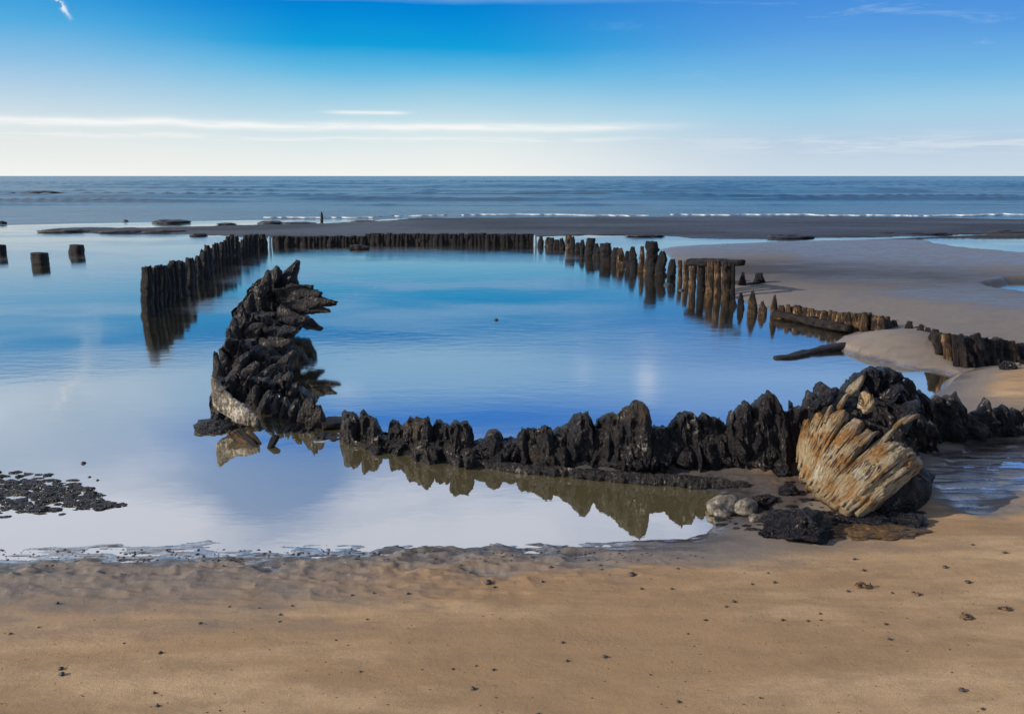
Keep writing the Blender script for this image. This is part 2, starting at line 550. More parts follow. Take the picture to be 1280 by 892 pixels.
def mat_sand():
    m_, t_, o = new_mat('beach_sand')
    geo = t_.node('ShaderNodeNewGeometry')
    co = geo.outputs['Position']
    at_ = t_.node('ShaderNodeAttribute')
    at_.attribute_name = 'wet'
    wet = at_.outputs['Fac']
    n0 = t_.noise(t_.mapping(co, (.40, 1.7, 1), (0, 0, math.radians(-12))), 1.2, 6, .62, .5)
    n1 = t_.noise(co, 55, 4, .6)
    n2 = t_.noise(co, 300, 3, .8)
    n3 = t_.noise(t_.mapping(co, (1.2, 3.0, 1)), 2.5, 5, .6)
    dry = t_.mix(t_.ss(n0, .42, .66), (.39, .252, .138, 1), (.58, .405, .24, 1))
    dry = t_.mix(t_.ss(n3, .40, .66, 0, .55), dry, (.27, .180, .108, 1))
    dry = t_.mix(t_.ss(n2, .40, .66, 0, .8), dry, (.19, .115, .06, 1))
    dry = t_.mix(t_.ss(n2, .56, .70, 0, .5), dry, (.62, .46, .30, 1))
    wetn = t_.m('ADD', wet, t_.m('MULTIPLY', t_.m('SUBTRACT', n3, .5), .55), clamp=True)
    damp = t_.mix(t_.ss(n2, .35, .7, 0, .5), (.215, .180, .155, 1), (.15, .12, .10, 1))
    col = t_.mix(t_.ss(wetn, .05, .5), dry, damp)
    col = t_.mix(t_.ss(wetn, .5, 1.0), col, (.085, .076, .074, 1))
    ad = t_.node('ShaderNodeAttribute')
    ad.attribute_name = 'muddy'
    col = t_.mix(t_.m('MULTIPLY', ad.outputs['Fac'], .92), col, (.020, .020, .026, 1))
    au = t_.node('ShaderNodeAttribute')
    au.attribute_name = 'silt'
    col = t_.mix(au.outputs['Fac'], col, (.46, .37, .21, 1))
    h = t_.m('ADD', t_.m('MULTIPLY', n1, .6), t_.m('MULTIPLY', n2, .5))
    rough = t_.m('ADD', t_.ss(wetn, .45, 1.0, .85, .25), t_.m('MULTIPLY', ad.outputs['Fac'], .3))
    p = principled(t_, o, col, rough, bump(t_, h, .7, .008), t_.m('MULTIPLY', t_.ss(wetn, .2, 1.0, .2, .55), t_.m('SUBTRACT', 1.0, t_.m('MULTIPLY', ad.outputs['Fac'], .8))))
    af = t_.node('ShaderNodeAttribute')     # skin of water standing on the soaked sand
    af.attribute_name = 'film'
    nf = t_.noise(t_.mapping(co, (1.5, 7, 1)), 3.0, 5, .6)
    fn = bump(t_, nf, .6, .006)
    fr = t_.node('ShaderNodeFresnel')
    fr.inputs['IOR'].default_value = 1.33
    t_.put(fr.inputs['Normal'], fn)
    g = t_.node('ShaderNodeBsdfGlossy')
    g.inputs['Roughness'].default_value = .10
    t_.put(g.inputs['Normal'], fn)
    mx = t_.node('ShaderNodeMixShader')
    t_.put(mx.inputs[0], t_.m('MULTIPLY', t_.m('MULTIPLY', af.outputs['Fac'], t_.ss(nf, .30, .55, .35, 1.0)), t_.m('POWER', fr.outputs[0], .35, clamp=True)))
    t_.l.new(p.outputs[0], mx.inputs[1])
    t_.l.new(g.outputs[0], mx.inputs[2])
    t_.l.new(mx.outputs[0], o.inputs[0])
    return m_


def mat_pool():
    m_, t_, o = new_mat('still_tidal_water')
    co = t_.node('ShaderNodeNewGeometry').outputs['Position']
    sp = t_.node('ShaderNodeSeparateXYZ')
    t_.l.new(co, sp.inputs[0])
    yy = sp.outputs[1]
    n1 = t_.noise(t_.mapping(co, (1, 2.2, 1)), 3.0, 4, .55)
    gust = t_.ss(t_.noise(t_.mapping(co, (.16, .30, 1)), 1.0, 3, .5), .40, .62, .35, 1.0)
    nrm = bump(t_, t_.m('MULTIPLY', n1, t_.m('MULTIPLY', t_.ss(yy, 5.5, 14.0, .4, 2.4), gust)), 1.0, .0020)
    fr = t_.node('ShaderNodeFresnel')
    fr.inputs['IOR'].default_value = 1.33
    t_.put(fr.inputs['Normal'], nrm)
    fac = t_.m('POWER', fr.outputs[0], .20, clamp=True)
    g = t_.node('ShaderNodeBsdfGlossy')
    t_.put(g.inputs['Roughness'], t_.m('MULTIPLY', t_.ss(yy, 6.2, 10.5, .012, .17), gust))
    t_.put(g.inputs['Normal'], nrm)
    tr = t_.node('ShaderNodeBsdfTransparent')
    tr.inputs[0].default_value = (.92, .85, .62, 1)
    di = t_.node('ShaderNodeBsdfDiffuse')     # silt stirred up in the water
    di.inputs[0].default_value = (.40, .34, .17, 1)
    body = t_.node('ShaderNodeMixShader')
    t_.put(body.inputs[0], t_.ss(yy, 5.5, 8.5, .42, .10))
    t_.l.new(tr.outputs[0], body.inputs[1])
    t_.l.new(di.outputs[0], body.inputs[2])
    mx = t_.node('ShaderNodeMixShader')
    t_.put(mx.inputs[0], fac)
    t_.l.new(body.outputs[0], mx.inputs[1])
    t_.l.new(g.outputs[0], mx.inputs[2])
    t_.l.new(mx.outputs[0], o.inputs[0])
    return m_


M_sand = mat_sand()
M_pool = mat_pool()


def mat_sea():
    m_, t_, o = new_mat('open_sea')
    co = t_.node('ShaderNodeNewGeometry').outputs['Position']
    sp = t_.node('ShaderNodeSeparateXYZ')
    t_.l.new(co, sp.inputs[0])
    n1 = t_.noise(t_.mapping(co, (.25, 1.0, 1)), 1.2, 5, .6)
    n2 = t_.noise(t_.mapping(co, (.02, .12, 1)), 1.0, 4, .6)
    nrm = bump(t_, t_.m('ADD', n1, n2), 1.0, .30)
    deep = t_.mix(t_.ss(n2, .4, .6), (.006, .055, .115, 1), (.012, .085, .16, 1))
    p = t_.node('ShaderNodeBsdfPrincipled')
    t_.put(p.inputs['Base Color'], deep)
    p.inputs['Roughness'].default_value = .22
    p.inputs['Specular IOR Level'].default_value = .22
    p.inputs['IOR'].default_value = 1.33
    t_.put(p.inputs['Normal'], nrm)
    t_.l.new(p.outputs[0], o.inputs[0])
    return m_


M_sea = mat_sea()


def mat_plain(name, c1, c2, rough=.6, scale=30, bd=.01):
    m_, t_, o = new_mat(name)
    co = t_.node('ShaderNodeNewGeometry').outputs['Position']
    n1 = t_.noise(co, scale, 4, .6)
    principled(t_, o, t_.mix(t_.ss(n1, .35, .65), c1, c2), rough, bump(t_, n1, .8, bd), .5)
    return m_


M_pebble = mat_plain('dark_pebble', (.03, .025, .022, 1), (.07, .055, .045, 1), .6, 90, .003)
M_reef = mat_plain('dark_reef_rock', (.010, .012, .018, 1), (.03, .032, .04, 1), .6, 3, .1)
M_weed = mat_plain('brown_seaweed', (.05, .028, .014, 1), (.14, .08, .035, 1), .5, 60, .004)
M_marker = mat_plain('pale_marker_paint', (.16, .24, .30, 1), (.26, .36, .42, 1), .5, 20, .002)
M_stone = mat_plain('wet_pale_stone', (.035, .032, .03, 1), (.20, .17, .135, 1), .35, 22, .02)
M_orange = mat_plain('rusty_orange_stain', (.30, .10, .05, 1), (.55, .20, .10, 1), .6, 20, .004)
M_foam = mat_plain('sea_foam', (.26, .32, .38, 1), (.55, .60, .64, 1), .6, 1.5, .01)

# ------------------------------------------------------------------ the ground: one sheet of sand from under the camera to the horizon
P_beach = [at(x, y)[:2] for x, y in [(-420, 735), (-150, 712), (0, 699), (60, 693), (130, 688), (200, 688), (300, 687), (420, 686), (520, 685), (600, 684), (700, 681), (800, 677),
                                     (860, 675), (884, 667), (898, 648), (905, 628), (895, 614), (840, 606), (770, 599), (700, 590), (640, 583), (600, 580), (540, 573), (480, 562),
                                     (430, 553), (405, 549), (430, 545), (500, 550), (560, 556), (640, 560), (720, 560), (800, 556), (900, 552), (980, 545), (1060, 520), (1120, 508), (1160, 500),
                                     (1182, 488), (1197, 474), (1225, 463), (1290, 448), (1500, 430), (2600, 420)]] + [np.array(q) for q in [(60, 5), (60, -40), (-60, -40), (-60, 0), (-12, 2.0)]]
P_bank = [at(x, y)[:2] for x, y in [(826, 312), (838, 322), (852, 338), (872, 352), (900, 366), (925, 376), (948, 383), (978, 391), (1000, 398), (1030, 405), (1062, 412), (1058, 424), (1050, 433),
                                    (1066, 441), (1092, 449), (1130, 458), (1180, 467), (1200, 471), (1225, 463), (1290, 448), (1500, 430), (2600, 400), (2600, 300), (1500, 291), (1280, 292), (1180, 296),
                                    (1090, 300), (1000, 302), (940, 304), (870, 307), (838, 309)]]
P_bar = [at(x, y)[:2] for x, y in [(48, 289), (110, 291), (180, 292), (260, 294), (330, 297), (480, 298), (620, 297), (735, 294), (830, 295), (890, 298.5), (950, 299), (1020, 297.5), (1100, 297), (1180, 294),
                                   (1290, 291), (1600, 289), (3000, 287), (3000, 271), (1280, 270), (1100, 270.5), (900, 271), (700, 272), (520, 273), (478, 276), (400, 279.5), (330, 281), (250, 283), (180, 285), (110, 284.5), (60, 286)]]
P_wallmud = [at(x, y)[:2] for x, y in [(640, 578), (720, 580), (800, 583), (880, 583), (960, 586), (1000, 586), (1000, 576), (960, 576), (880, 575), (800, 575), (720, 573), (640, 572)]]
P_mud = [at(x, y)[:2] for x, y in [(600, 583), (600, 570), (760, 575), (880, 575), (1010, 590), (1010, 640), (930, 656), (885, 650), (900, 620), (850, 606), (720, 594)]]
P_pool1 = [at(x, y)[:2] for x, y in [(1150, 301), (1180, 297.5), (1280, 295), (1600, 294), (1600, 312), (1280, 319), (1225, 314), (1185, 307)]]
P_pool2 = [at(x, y)[:2] for x, y in [(1222, 358), (1250, 352), (1300, 350), (1480, 348), (1480, 375), (1290, 374), (1250, 368)]]
P_runnel = [at(x, y)[:2] for x, y in [(1140, 565), (1175, 548), (1230, 538), (1300, 545), (1600, 560), (1600, 610), (1300, 638), (1240, 650), (1190, 653), (1160, 650), (1150, 610)]]


def sdist(px, py, poly):
    poly = np.array(poly)
    x0, y0 = poly[:, 0], poly[:, 1]
    x1, y1 = np.roll(x0, -1), np.roll(y0, -1)
    best = np.full(px.shape, 1e18)
    inside = np.zeros(px.shape, bool)
    for a, b, c, d in zip(x0, y0, x1, y1):
        ex, ey = c - a, d - b
        tt = np.clip(((px - a) * ex + (py - b) * ey) / (ex * ex + ey * ey + 1e-12), 0, 1)
        best = np.minimum(best, (px - a - tt * ex) ** 2 + (py - b - tt * ey) ** 2)
        cr = ((b > py) != (d > py)) & (px < ex * (py - b) / (ey if abs(ey) > 1e-12 else 1e-12) + a)
        inside ^= cr
    return np.sqrt(best) * np.where(inside, 1, -1)


def smooth01(a):
    a = np.clip(a, 0, 1)
    return a * a * (3 - 2 * a)


def height(x, y, want_wet=False):
    x = np.asarray(x, float)
    y = np.asarray(y, float)
    wob = .035 * fbm(x * 2.2, y * 2.2, 1.3, 4)
    dist_ = np.hypot(x, y)
    s1 = sdist(x, y, P_beach) + wob
    s2 = sdist(x, y, P_bank) + wob * 2
    s3 = sdist(x, y, P_bar) + wob * 14 + .3 * fbm(x * .35, y * .8, 4, 4)
    q1 = sdist(x, y, P_pool1) + .9 * fbm(x * .3, y * .5, 2, 4)
    q2 = sdist(x, y, P_pool2) + .35 * fbm(x * .6, y * 1.2, 2, 4)
    q3 = sdist(x, y, P_runnel) + .26 * fbm(x * 2.4, y * 4, 2, 4)

    def prof(s, H, Lr, under):
        return np.where(s > 0, H * (1 - np.exp(-np.maximum(s, 0) / Lr)), -under * (1 - np.exp(np.minimum(s, 0) / .45)))
    z1 = prof(s1, .045, .25, .22) + np.where(s1 > 0, np.clip(4.25 - y, 0, 3) * .06 * smooth01(s1 / .5), 0)
    z2 = prof(s2, .10, .5, .22)
    z3 = prof(s3, .085, 1.0, .30)
    z = np.maximum(np.maximum(z1, z2), z3)
    # the sand mound heaped inside the hull, and the spit against the right-hand timbers
    for cx, cy, rx, ry, hh in MOUNDS:
        z = z + hh * np.exp(-((x - cx) / rx) ** 2 - ((y - cy) / ry) ** 2)
    dwl = -np.minimum(sdist(x, y, P_wallmud), 0)
    z = z + .085 * np.exp(-(dwl / .17) ** 2) * smooth01((x - .05) / .7)
    wk0 = sdist(x, y, P_mud)
    z = z + smooth01(wk0 / .12) * (.022 * fbm(x * 6, y * 12, 7, 4, .6) + .010 * ridged(x * 5, y * 9, 3, 2))
    z = np.where(q1 > 0, np.minimum(z, .10 - .22 * smooth01(q1 / .5)), z)
    z = np.where(q2 > 0, np.minimum(z, .10 - .18 * smooth01(q2 / .3)), z)
    land = smooth01(z / .03)
    rip = fbm(x * 2.6 + .8 * y, y * 21, 3.3, 5, .62)
    zr = .0025 + .016 * rip
    k = smooth01(q3 / .40 + .25)
    z = z * (1 - k) + zr * k
    # dimpled, scoured sand along the water's edge, fading out up the beach
    edge = np.exp(-((s1 - .16) / .46) ** 2) * smooth01((1.5 - x) / 2.0) * (s1 > -.2) * (dist_ < 9)
    dm = ridged(x * 3.6 + 1.1 * y, y * 10.5, .7, 3)
    z = z + edge * (.034 * dm - .008 + .022 * fbm(x * 9, y * 22, 8, 3))
    k2 = np.exp(-((s1 + .03) / .20) ** 2) * smooth01((-.3 - x) / 1.0) * (dist_ < 9)
    z = z * (1 - k2) + k2 * (.001 + .015 * fbm(x * 4.5, y * 24, 6, 4, .6))
    z = z + smooth01((y - 7) / 2) * smooth01(z / .06) * smooth01((27 - y) / 3) * .009 * ridged(x * 1.3 + .5 * y, y * 4.6, 4, 3)
    z = z + land * (.006 * fbm(x * 1.3, y * 3.2, 5, 3) + .0025 * fbm(x * 9, y * 14, 6, 3))
    far = smooth01((dist_ - 44) / 12)
    z = z * (1 - far) - .8 * far
    if not want_wet:
        return z
    wet = smooth01((.085 - z) / .075)
    wet = np.maximum(wet * .9, k * .97)
    wet = np.where(s1 > 0, np.maximum(np.exp(-(s1 / .35) ** 2) * .85, wet * np.exp(-(s1 / 1.0) ** 2)) * (1 - k) + k * .97, wet)
    wet = np.where((s1 > 0) & (x < .6), np.maximum(wet, .62 * smooth01((-x + .6) / 2.2) * smooth01((1.6 - s1) / 1.6)), wet)
    bankw = smooth01(.5 + 1.5 * fbm(x * .22 + 3, y * .35, 9, 3))
    wet = np.where((s2 > 0) & (s1 < 0), np.clip(.62 + .25 * bankw * smooth01((s2 - .4) / 2.5) + .3 * smooth01((y - 15) / 12), 0, .85), wet)
    wet = np.where((s3 > 0) & (y > 25), .93, wet)
    wet = np.where(z < .012, 1.0, wet)
    muddy = smooth01((y - 25.5) / 1.5) * (z > -.3) * (1 - .25 * smooth01(.5 + fbm(x * .2, y * .5, 2, 3)))
    blotch = np.exp(-((x - 5.2) / 3.2) ** 2 - ((y - 17.5) / 2.2) ** 2) + .6 * np.exp(-((x - 9.5) / 2.5) ** 2 - ((y - 15.5) / 2.0) ** 2)
    muddy = np.maximum(muddy, np.where((s2 > 0) & (s1 < 0), .75 * np.clip(blotch * (1 + .5 * fbm(x, y * 2, 1, 3)), 0, 1), 0))
    # scoured hollow round the wreck: dark organic mud
    wk = sdist(x, y, P_mud) + .08 * fbm(x * 4, y * 7, 5, 3)
    muddy = np.maximum(muddy, .70 * smooth01(wk / .15 + .5))
    silt = smooth01((-z - .01) / .06) * smooth01((9.5 - y) / 2.5)
    muddy = np.maximum(muddy, .8 * smooth01((-z - .01) / .06) * smooth01((y - 8) / 2))
    film = smooth01((.020 - z) / .016) * (y < 12) * (1 - k * (.35 + .5 * smooth01((y - 5.0) / .6)))
    return z, wet, muddy, silt, film


def mound_at(px, py, rx, ry, hh):
    q = at(px, py)
    return (float(q[0]), float(q[1]), rx, ry, hh)


MOUNDS = [mound_at(1122, 437, .62, .55, .17), mound_at(1300, 480, 1.0, .6, .09), mound_at(960, 598, .35, .18, .02)]


def on_ground(px, py):
    z = np.asarray(px, float) * 0.0
    for _ in range(5):
        q = at(px, py, z)
        z = np.maximum(height(q[..., 0], q[..., 1]), 0.0)
    return at(px, py, z)


def polar_sheet(r_edges, a_edges):
    Rr, A = np.meshgrid(r_edges, a_edges, indexing='ij')
    return Rr * np.sin(A), Rr * np.cos(A)


r_all = np.concatenate([np.linspace(.05, 2.2, 24)[:-1], np.exp(np.linspace(math.log(2.2), math.log(9.0), 560))[:-1], np.exp(np.linspace(math.log(9.0), math.log(60), 330))[:-1], np.exp(np.linspace(math.log(60), math.log(45000), 34))])
a_all = np.radians(np.concatenate([np.linspace(-180, -60, 30)[:-1], np.linspace(-60, -36, 60)[:-1], np.linspace(-36, 36, 760)[:-1], np.linspace(36, 60, 60)[:-1], np.linspace(60, 180, 30)]))
gx, gy = polar_sheet(r_all, a_all)
gz, gw, gm, gs, gf = height(gx, gy, True)
ground = mesh_obj('sand_ground', np.stack([gx, gy, gz], -1).reshape(-1, 3), grid_faces(len(r_all), len(a_all)), M_sand)
tag(ground, None, kind='structure')
wa = ground.data.attributes.new('wet', 'FLOAT', 'POINT')
wa.data.foreach_set('value', gw.ravel().astype(np.float32))
for nm_, arr_ in (('muddy', gm), ('silt', gs), ('film', gf)):
    wa = ground.data.attributes.new(nm_, 'FLOAT', 'POINT')
    wa.data.foreach_set('value', np.asarray(arr_, float).ravel().astype(np.float32))

# tidal water lying in the wreck and round it, level with the sea
SEA0 = 41.0
rw = np.array([2.2, 4, 6, 9, 14, 20, 30, SEA0])
aw = np.radians(np.linspace(-75, 75, 61))
wx, wy = polar_sheet(rw, aw)
pool = mesh_obj('tidal_water', np.stack([wx, wy, 0 * wx], -1).reshape(-1, 3), grid_faces(len(rw), len(aw)), M_pool)
tag(pool, None, kind='structure')

rs = np.concatenate([np.exp(np.linspace(math.log(SEA0), math.log(400), 300))[:-1], np.exp(np.linspace(math.log(400), math.log(45000), 60))])
as_ = np.radians(np.linspace(-75, 75, 700))
sx, sy = polar_sheet(rs, as_)
amp = smooth01((sy - 50) / 22) * smooth01((1500 - sy) / 1300)
wv = ridged(sx * .03 + .2 * fbm(sx * .05, sy * .05), sy * .16 + .4 * fbm(sx * .06, sy * .06, 2), 0, 2)
sz = amp * (.34 * np.clip(wv, 0, 1) ** 3 + .03 * fbm(sx * .35, sy * .9, 1, 3))
sea = mesh_obj('sea', np.stack([sx, sy, sz], -1).reshape(-1, 3), grid_faces(len(rs), len(as_)), M_sea)
tag(sea, None, kind='structure')

random.seed(3)
R = random.Random(11)


def ydist(px, py):
    return float(at(px, py)[1])


# ------------------------------------------------------------------ left row of upright timbers
tl = [(180, 333), (188, 333), (193, 338), (197, 331), (216, 331), (218, 325), (232, 324), (240, 322), (250, 317), (258, 309), (268, 304), (280, 299), (288, 294), (296, 294), (298, 301), (303, 294), (334, 292)]
bl = [(180, 397), (200, 386), (215, 377), (232, 366), (250, 351), (270, 338), (290, 327), (310, 317), (334, 309)]
GL = 'black timber posts of the straight left row'
posts = []


def post(px, ty, by, wpx, mat, seed, label, group, dd=0.0, lean=(0, 0), name='timber_post', pointy=.6, rough=.22, cat='post'):
    y_ = ydist(px, by) + dd
    b = P(px, by, y_)
    b[2] = -.22
    tpt = P(px, ty, y_)
    tpt = tpt + np.array([lean[0], lean[1], 0])
    hw = wpx / F * y_ * .5
    mid = (b + tpt) / 2
    o = timber(name, mat, None, [b, mid, tpt], [hw, hw * 1.02, hw, hw * .92, hw * pointy], [hw * 1.1, hw * 1.1, hw, hw * pointy], seed, rough=rough * 1.25, nr=30, na=16, rag=.10 * (name == 'timber_post'), sq=2.6)
    # put the origin at the foot
    me = o.data
    arr = np.zeros(len(me.vertices) * 3)
    me.vertices.foreach_get('co', arr)
    arr = arr.reshape(-1, 3) - b
    me.vertices.foreach_set('co', arr.ravel())
    o.location = tuple(b)
    tag(o, label, cat, group)
    return o


x = 183.0
i = 0
while x < 334:
    by = interp(bl, x)
    yy = ydist(x, by)
    wpx = .15 / yy * F * R.uniform(.7, 1.35)
    ty = interp(tl, x) + R.uniform(-1.2, 1.6)
    if i == 0:
        lab = 'tall black post at the near end of the left row'
    elif 191 < x < 195:
        lab = 'shorter black post beside the see-through notch near the end of the left row'
        wpx *= .6
    elif 297 < x < 302:
        lab = 'short black post in the notch near the far end of the left row'
        ty += 3
    else:
        lab = 'slim black weathered post packed in the straight left row standing in water'
    post(x, ty, by, wpx * 1.12, M_post, 10 + i, lab, GL, dd=R.uniform(-.05, .05), pointy=R.uniform(.4, .95), lean=(R.uniform(-.03, .03), 0))
    if i > 0 and i % 3 == 0:
        post(x + 1, ty + R.uniform(-1, 4), by - 2.5, wpx, M_post, 110 + i, 'slim black weathered post packed in the straight left row standing in water', GL, dd=.28, pointy=.8)
    x += wpx * .62
    i += 1

# ------------------------------------------------------------------ far wall closing the basin
fw_left = thing('hull_wall', 'low black far wall of the wreck, left stretch with small daylight gaps', 'hull wall', at(400, 306), 'far end walls of the wreck')
fw_right = thing('hull_wall', 'low black far wall of the wreck, solid right stretch', 'hull wall', at(560, 305), 'far end walls of the wreck')
fd = [(338, ydist(338, 307)), (460, ydist(460, 306)), (672, ydist(672, 305.5))]
for k, (a, b, par) in enumerate([(341, 457, fw_left), (458, 667, fw_right)]):
    ys = interp(fd, (a + b) / 2)
    xx = a
    j = 0
    while xx < b:
        ww = R.uniform(3.2, 6.5)
        x1 = min(xx + ww, b)
        if par is fw_left and (359 < xx < 364 or 372 < xx < 376 or 384 < xx < 387 or 396 < xx < 399 or 450 < xx < 455):
            xx = xx + 1.3
        yd = interp(fd, xx)
        bpt = P((xx + x1) / 2, 306, yd + R.uniform(-.05, .05))
        bpt[2] = -.2
        tp = (294.5 if par is fw_left else 291.6) + R.uniform(-.5, 1.3)
        tpt = P((xx + x1) / 2, tp, yd)
        hw = (x1 - xx) / F * yd * .56
        timber('plank', M_post, par, [bpt, tpt], [hw * 1.5, hw * 1.4, hw * 1.2], [.09, .09, .07], 300 + j + 50 * k, rough=.24, nr=10, na=10)
        xx = x1
        j += 1
    q0, q1 = P(a + 2, 300.5, interp(fd, a) + .1), P(b - 2, 300, interp(fd, b) + .1)
    timber('rail', M_post, par, [q0, (q0 + q1) / 2, q1], [.05, .05, .05], [.05, .05, .05], 390 + k, rough=.2, side=(0, 0, 1), nr=30)
for (mx, mt, mb, lab) in [(337, 296, 308.5, 'thin pale marker post at the far left corner of the basin'), (669, 294, 306.5, 'thin pale marker post at the far right corner of the basin')]:
    post(mx, mt, mb, 3.6, M_marker, 400 + mx, lab, 'pale marker posts at the far corners', pointy=.9, rough=.05, name='marker_post', dd=-.25)

# ------------------------------------------------------------------ right row of timbers
GR = 'weathered posts of the right row'
tr_ = [(675, 293), (690, 296), (700, 299), (710, 294.5), (716, 294.5), (722, 303), (731, 297), (737, 298), (745, 305), (755, 309), (760, 303.5), (765, 305), (772, 311), (781, 308.5), (788, 312), (795, 305),
       (801, 306), (808, 312), (813, 302.5), (819, 302.5), (822, 311), (835, 313), (838, 321), (845, 325)]
br_ = [(672, 307), (700, 311), (730, 318), (760, 327), (790, 336), (812, 341), (845, 349)]
x = 676.0
i = 0
while x < 846:
    by = interp(br_, x)
    yy = ydist(x, by)
    wpx = .165 / yy * F * R.uniform(.8, 1.25)
    ty = interp(tr_, x)
    tall = any(abs(x - c) < 3.6 for c in (713, 734, 762, 797, 816))
    lab = 'tall dark square-headed post rising above the far right row' if tall else 'short dark rotted post in the far right row beside the basin'
    mat = M_brown if R.random() < .25 else M_post
    post(x, ty + (0 if tall else R.uniform(0, 3)), by, wpx * (1.25 if tall else .95), mat, 420 + i, lab, GR, dd=R.uniform(-.12, .12), pointy=.85 if tall else .5, rough=.34, lean=(R.uniform(-.05, .05), 0))
    x += wpx * (.80 if i % 4 else 1.02)
    i += 1
post(842, 331, 346, 4.6, M_orange, 498, 'short post with a rusty orange face in the right row', GR, dd=-.12, pointy=.8)
# the tall clump with its cap
big = thing('timber_bulkhead', 'tall clump of brown timbers under a dark cap beam at the right row', 'bulkhead', at(885, 365), 'hull fragments along the right bank')
for k, (bx, tx_, tyy, byy, wp) in enumerate([(850, 850, 325, 352, 6), (858, 857, 326, 355, 7), (867, 866, 323, 358, 9), (877, 877, 323, 361, 9), (888, 888, 325, 366, 9), (898, 897, 325, 370, 8),
                                             (907, 906, 327, 373, 8), (915, 916, 329, 373, 7), (911, 912, 328, 367, 9), (884, 884, 326, 358, 8)]):
    yd = ydist(bx, byy)
    b = P(bx, byy, yd)
    b[2] = -.22
    tp = P(tx_, tyy, yd)
    hw = wp / F * yd * .52
    timber('rib', M_brown if k not in (3, 7, 8) else M_post, big, [b, (b + tp) / 2, tp], [hw * 1.05, hw, hw * .9, hw * .75], [hw * 1.2, hw, hw * .9], 500 + k, rough=.26, nr=30, rag=.05)
q0, q1 = P(862, 328, 15.3), P(927, 328.5, 14.0)
timber('cap_beam', M_post, big, [q0, (q0 + q1) / 2 + np.array([0, 0, .01]), q1], [.06, .065, .06, .05], [.08, .09, .08], 515, rough=.2, side=(0, 0, 1), nr=40)
# small heaps on the sand behind
for k, (a, b_, c, d, lab) in enumerate([(923, 932, 340, 362, 'narrow upright black stump on the sand behind the bulkhead'), (941, 959, 341, 360, 'squat black stump casting a shadow on the sand')]):
    yd = ydist((a + b_) / 2, d - 1)
    g = P((a + b_) / 2, d, yd)
    g[2] = .0
    tp = P((a + b_) / 2 + (-1 if k else 1), c, yd)
    hw = (b_ - a) / F * yd * .45
    timber('timber_stump', M_post, None, [g, (g + tp) / 2, tp], [hw, hw, hw * .6, hw * .4], [hw, hw, hw * .6], 520 + k, rough=.35, nr=22)
    tag(bpy.context.scene.collection.objects[-1], lab, 'stump', 'black stumps on the sand behind the right row')
q0, q1 = P(929, 361, 15.2), P(950, 355, 15.2)
o = timber('fallen_timber', M_post, None, [q0, q1], [.06, .07, .04], [.08, .08, .05], 523, rough=.3, side=(0, 0, 1))
tag(o, 'low black fallen timber between the two stumps on the sand', 'timber')
# pointed stumps standing in the water
for k, (px_, tp_, wl, wp, lab) in enumerate([(926, 366, 386, 8, 'dark pointed rib stump just right of the bulkhead'), (941, 364, 391, 11, 'widest brown pointed rib stump standing in the basin edge'),
                                             (953, 376, 393, 10, 'short broad rib stump between two taller pointed ones'), (968, 370, 396, 8.5, 'slender brown pointed rib stump beside the sunken log'),
                                             (918, 374, 382, 6, 'small dark stump at the foot of the bulkhead')]):
    yd = ydist(px_, wl)
    b = P(px_, wl, yd)
    b[2] = -.2
    tp = P(px_, tp_, yd)
    hw = wp / F * yd * .5
    o = timber('rib_stump', M_brown if k in (1, 2, 3) else M_post, None, [b, (b * .5 + tp * .5), b * .25 + tp * .75, tp], [hw, hw * 1.05, hw * 1.0, hw * .85, hw * .32], [hw, hw, hw * .8, hw * .3], 530 + k, rough=.32, nr=30, rag=.16)
    tag(o, lab, 'stump', 'pointed rib stumps in the basin edge')
# two lumps in the water
for k, (px_, py_, wp, lab) in enumerate([(835, 357, 11, 'larger black lump in the water left of the bulkhead'), (852, 363, 7, 'smaller black lump in the water left of the bulkhead')]):
    c = at(px_, py_)
    r = wp / F * c[1] * .5
    o = boulder('rock', M_reef, None, c, (r, r * 1.3, r * .55), 540 + k)
    tag(o, lab, 'rock', 'black lumps in the basin')

# ------------------------------------------------------------------ hull fragment in the bank (middle right)
seg = thing('hull_fragment', 'brown rotted hull side in the sand bank behind the mound', 'hull fragment', at(1050, 408), 'hull fragments along the right bank')
top_m = [(972, 383), (985, 381), (1000, 380), (1012, 384), (1025, 386), (1040, 388), (1052, 390), (1065, 389), (1080, 391), (1092, 391), (1104, 394), (1112, 398), (1120, 403), (1128, 410)]
bot_m = [(972, 399), (1000, 404), (1030, 411), (1060, 417), (1085, 420), (1100, 421), (1128, 416)]
dm_ = [(x_, ydist(x_, interp(bot_m, x_)) + .15) for x_ in range(970, 1132, 8)]
ridge('planking', M_log, seg, [(a, b + 3) for a, b in top_m], bot_m, [(a, b + .12) for a, b in dm_], .10, 5.5, rough=.05, jag=2)
k = 0
x = 976
while x < 1126:
    wp = R.uniform(6, 12)
    by = interp(bot_m, x) + 1
    ty = interp(top_m, x) + R.uniform(-1.5, 2.5)
    yd = float(interp(dm_, x)) + R.uniform(-.05, .05)
    b, tp = P(x + R.uniform(-3, 2), by + 3, yd), P(x, ty, yd + .08)
    hw = wp / F * yd * .5
    timber('rib', M_brown, seg, [b, (b + tp) / 2, tp], [hw, hw * 1.1, hw, hw * .6], [hw * 1.1, hw, hw * .5], 560 + k, rough=.38, nr=20, rag=.1)
    x += wp * .82
    k += 1
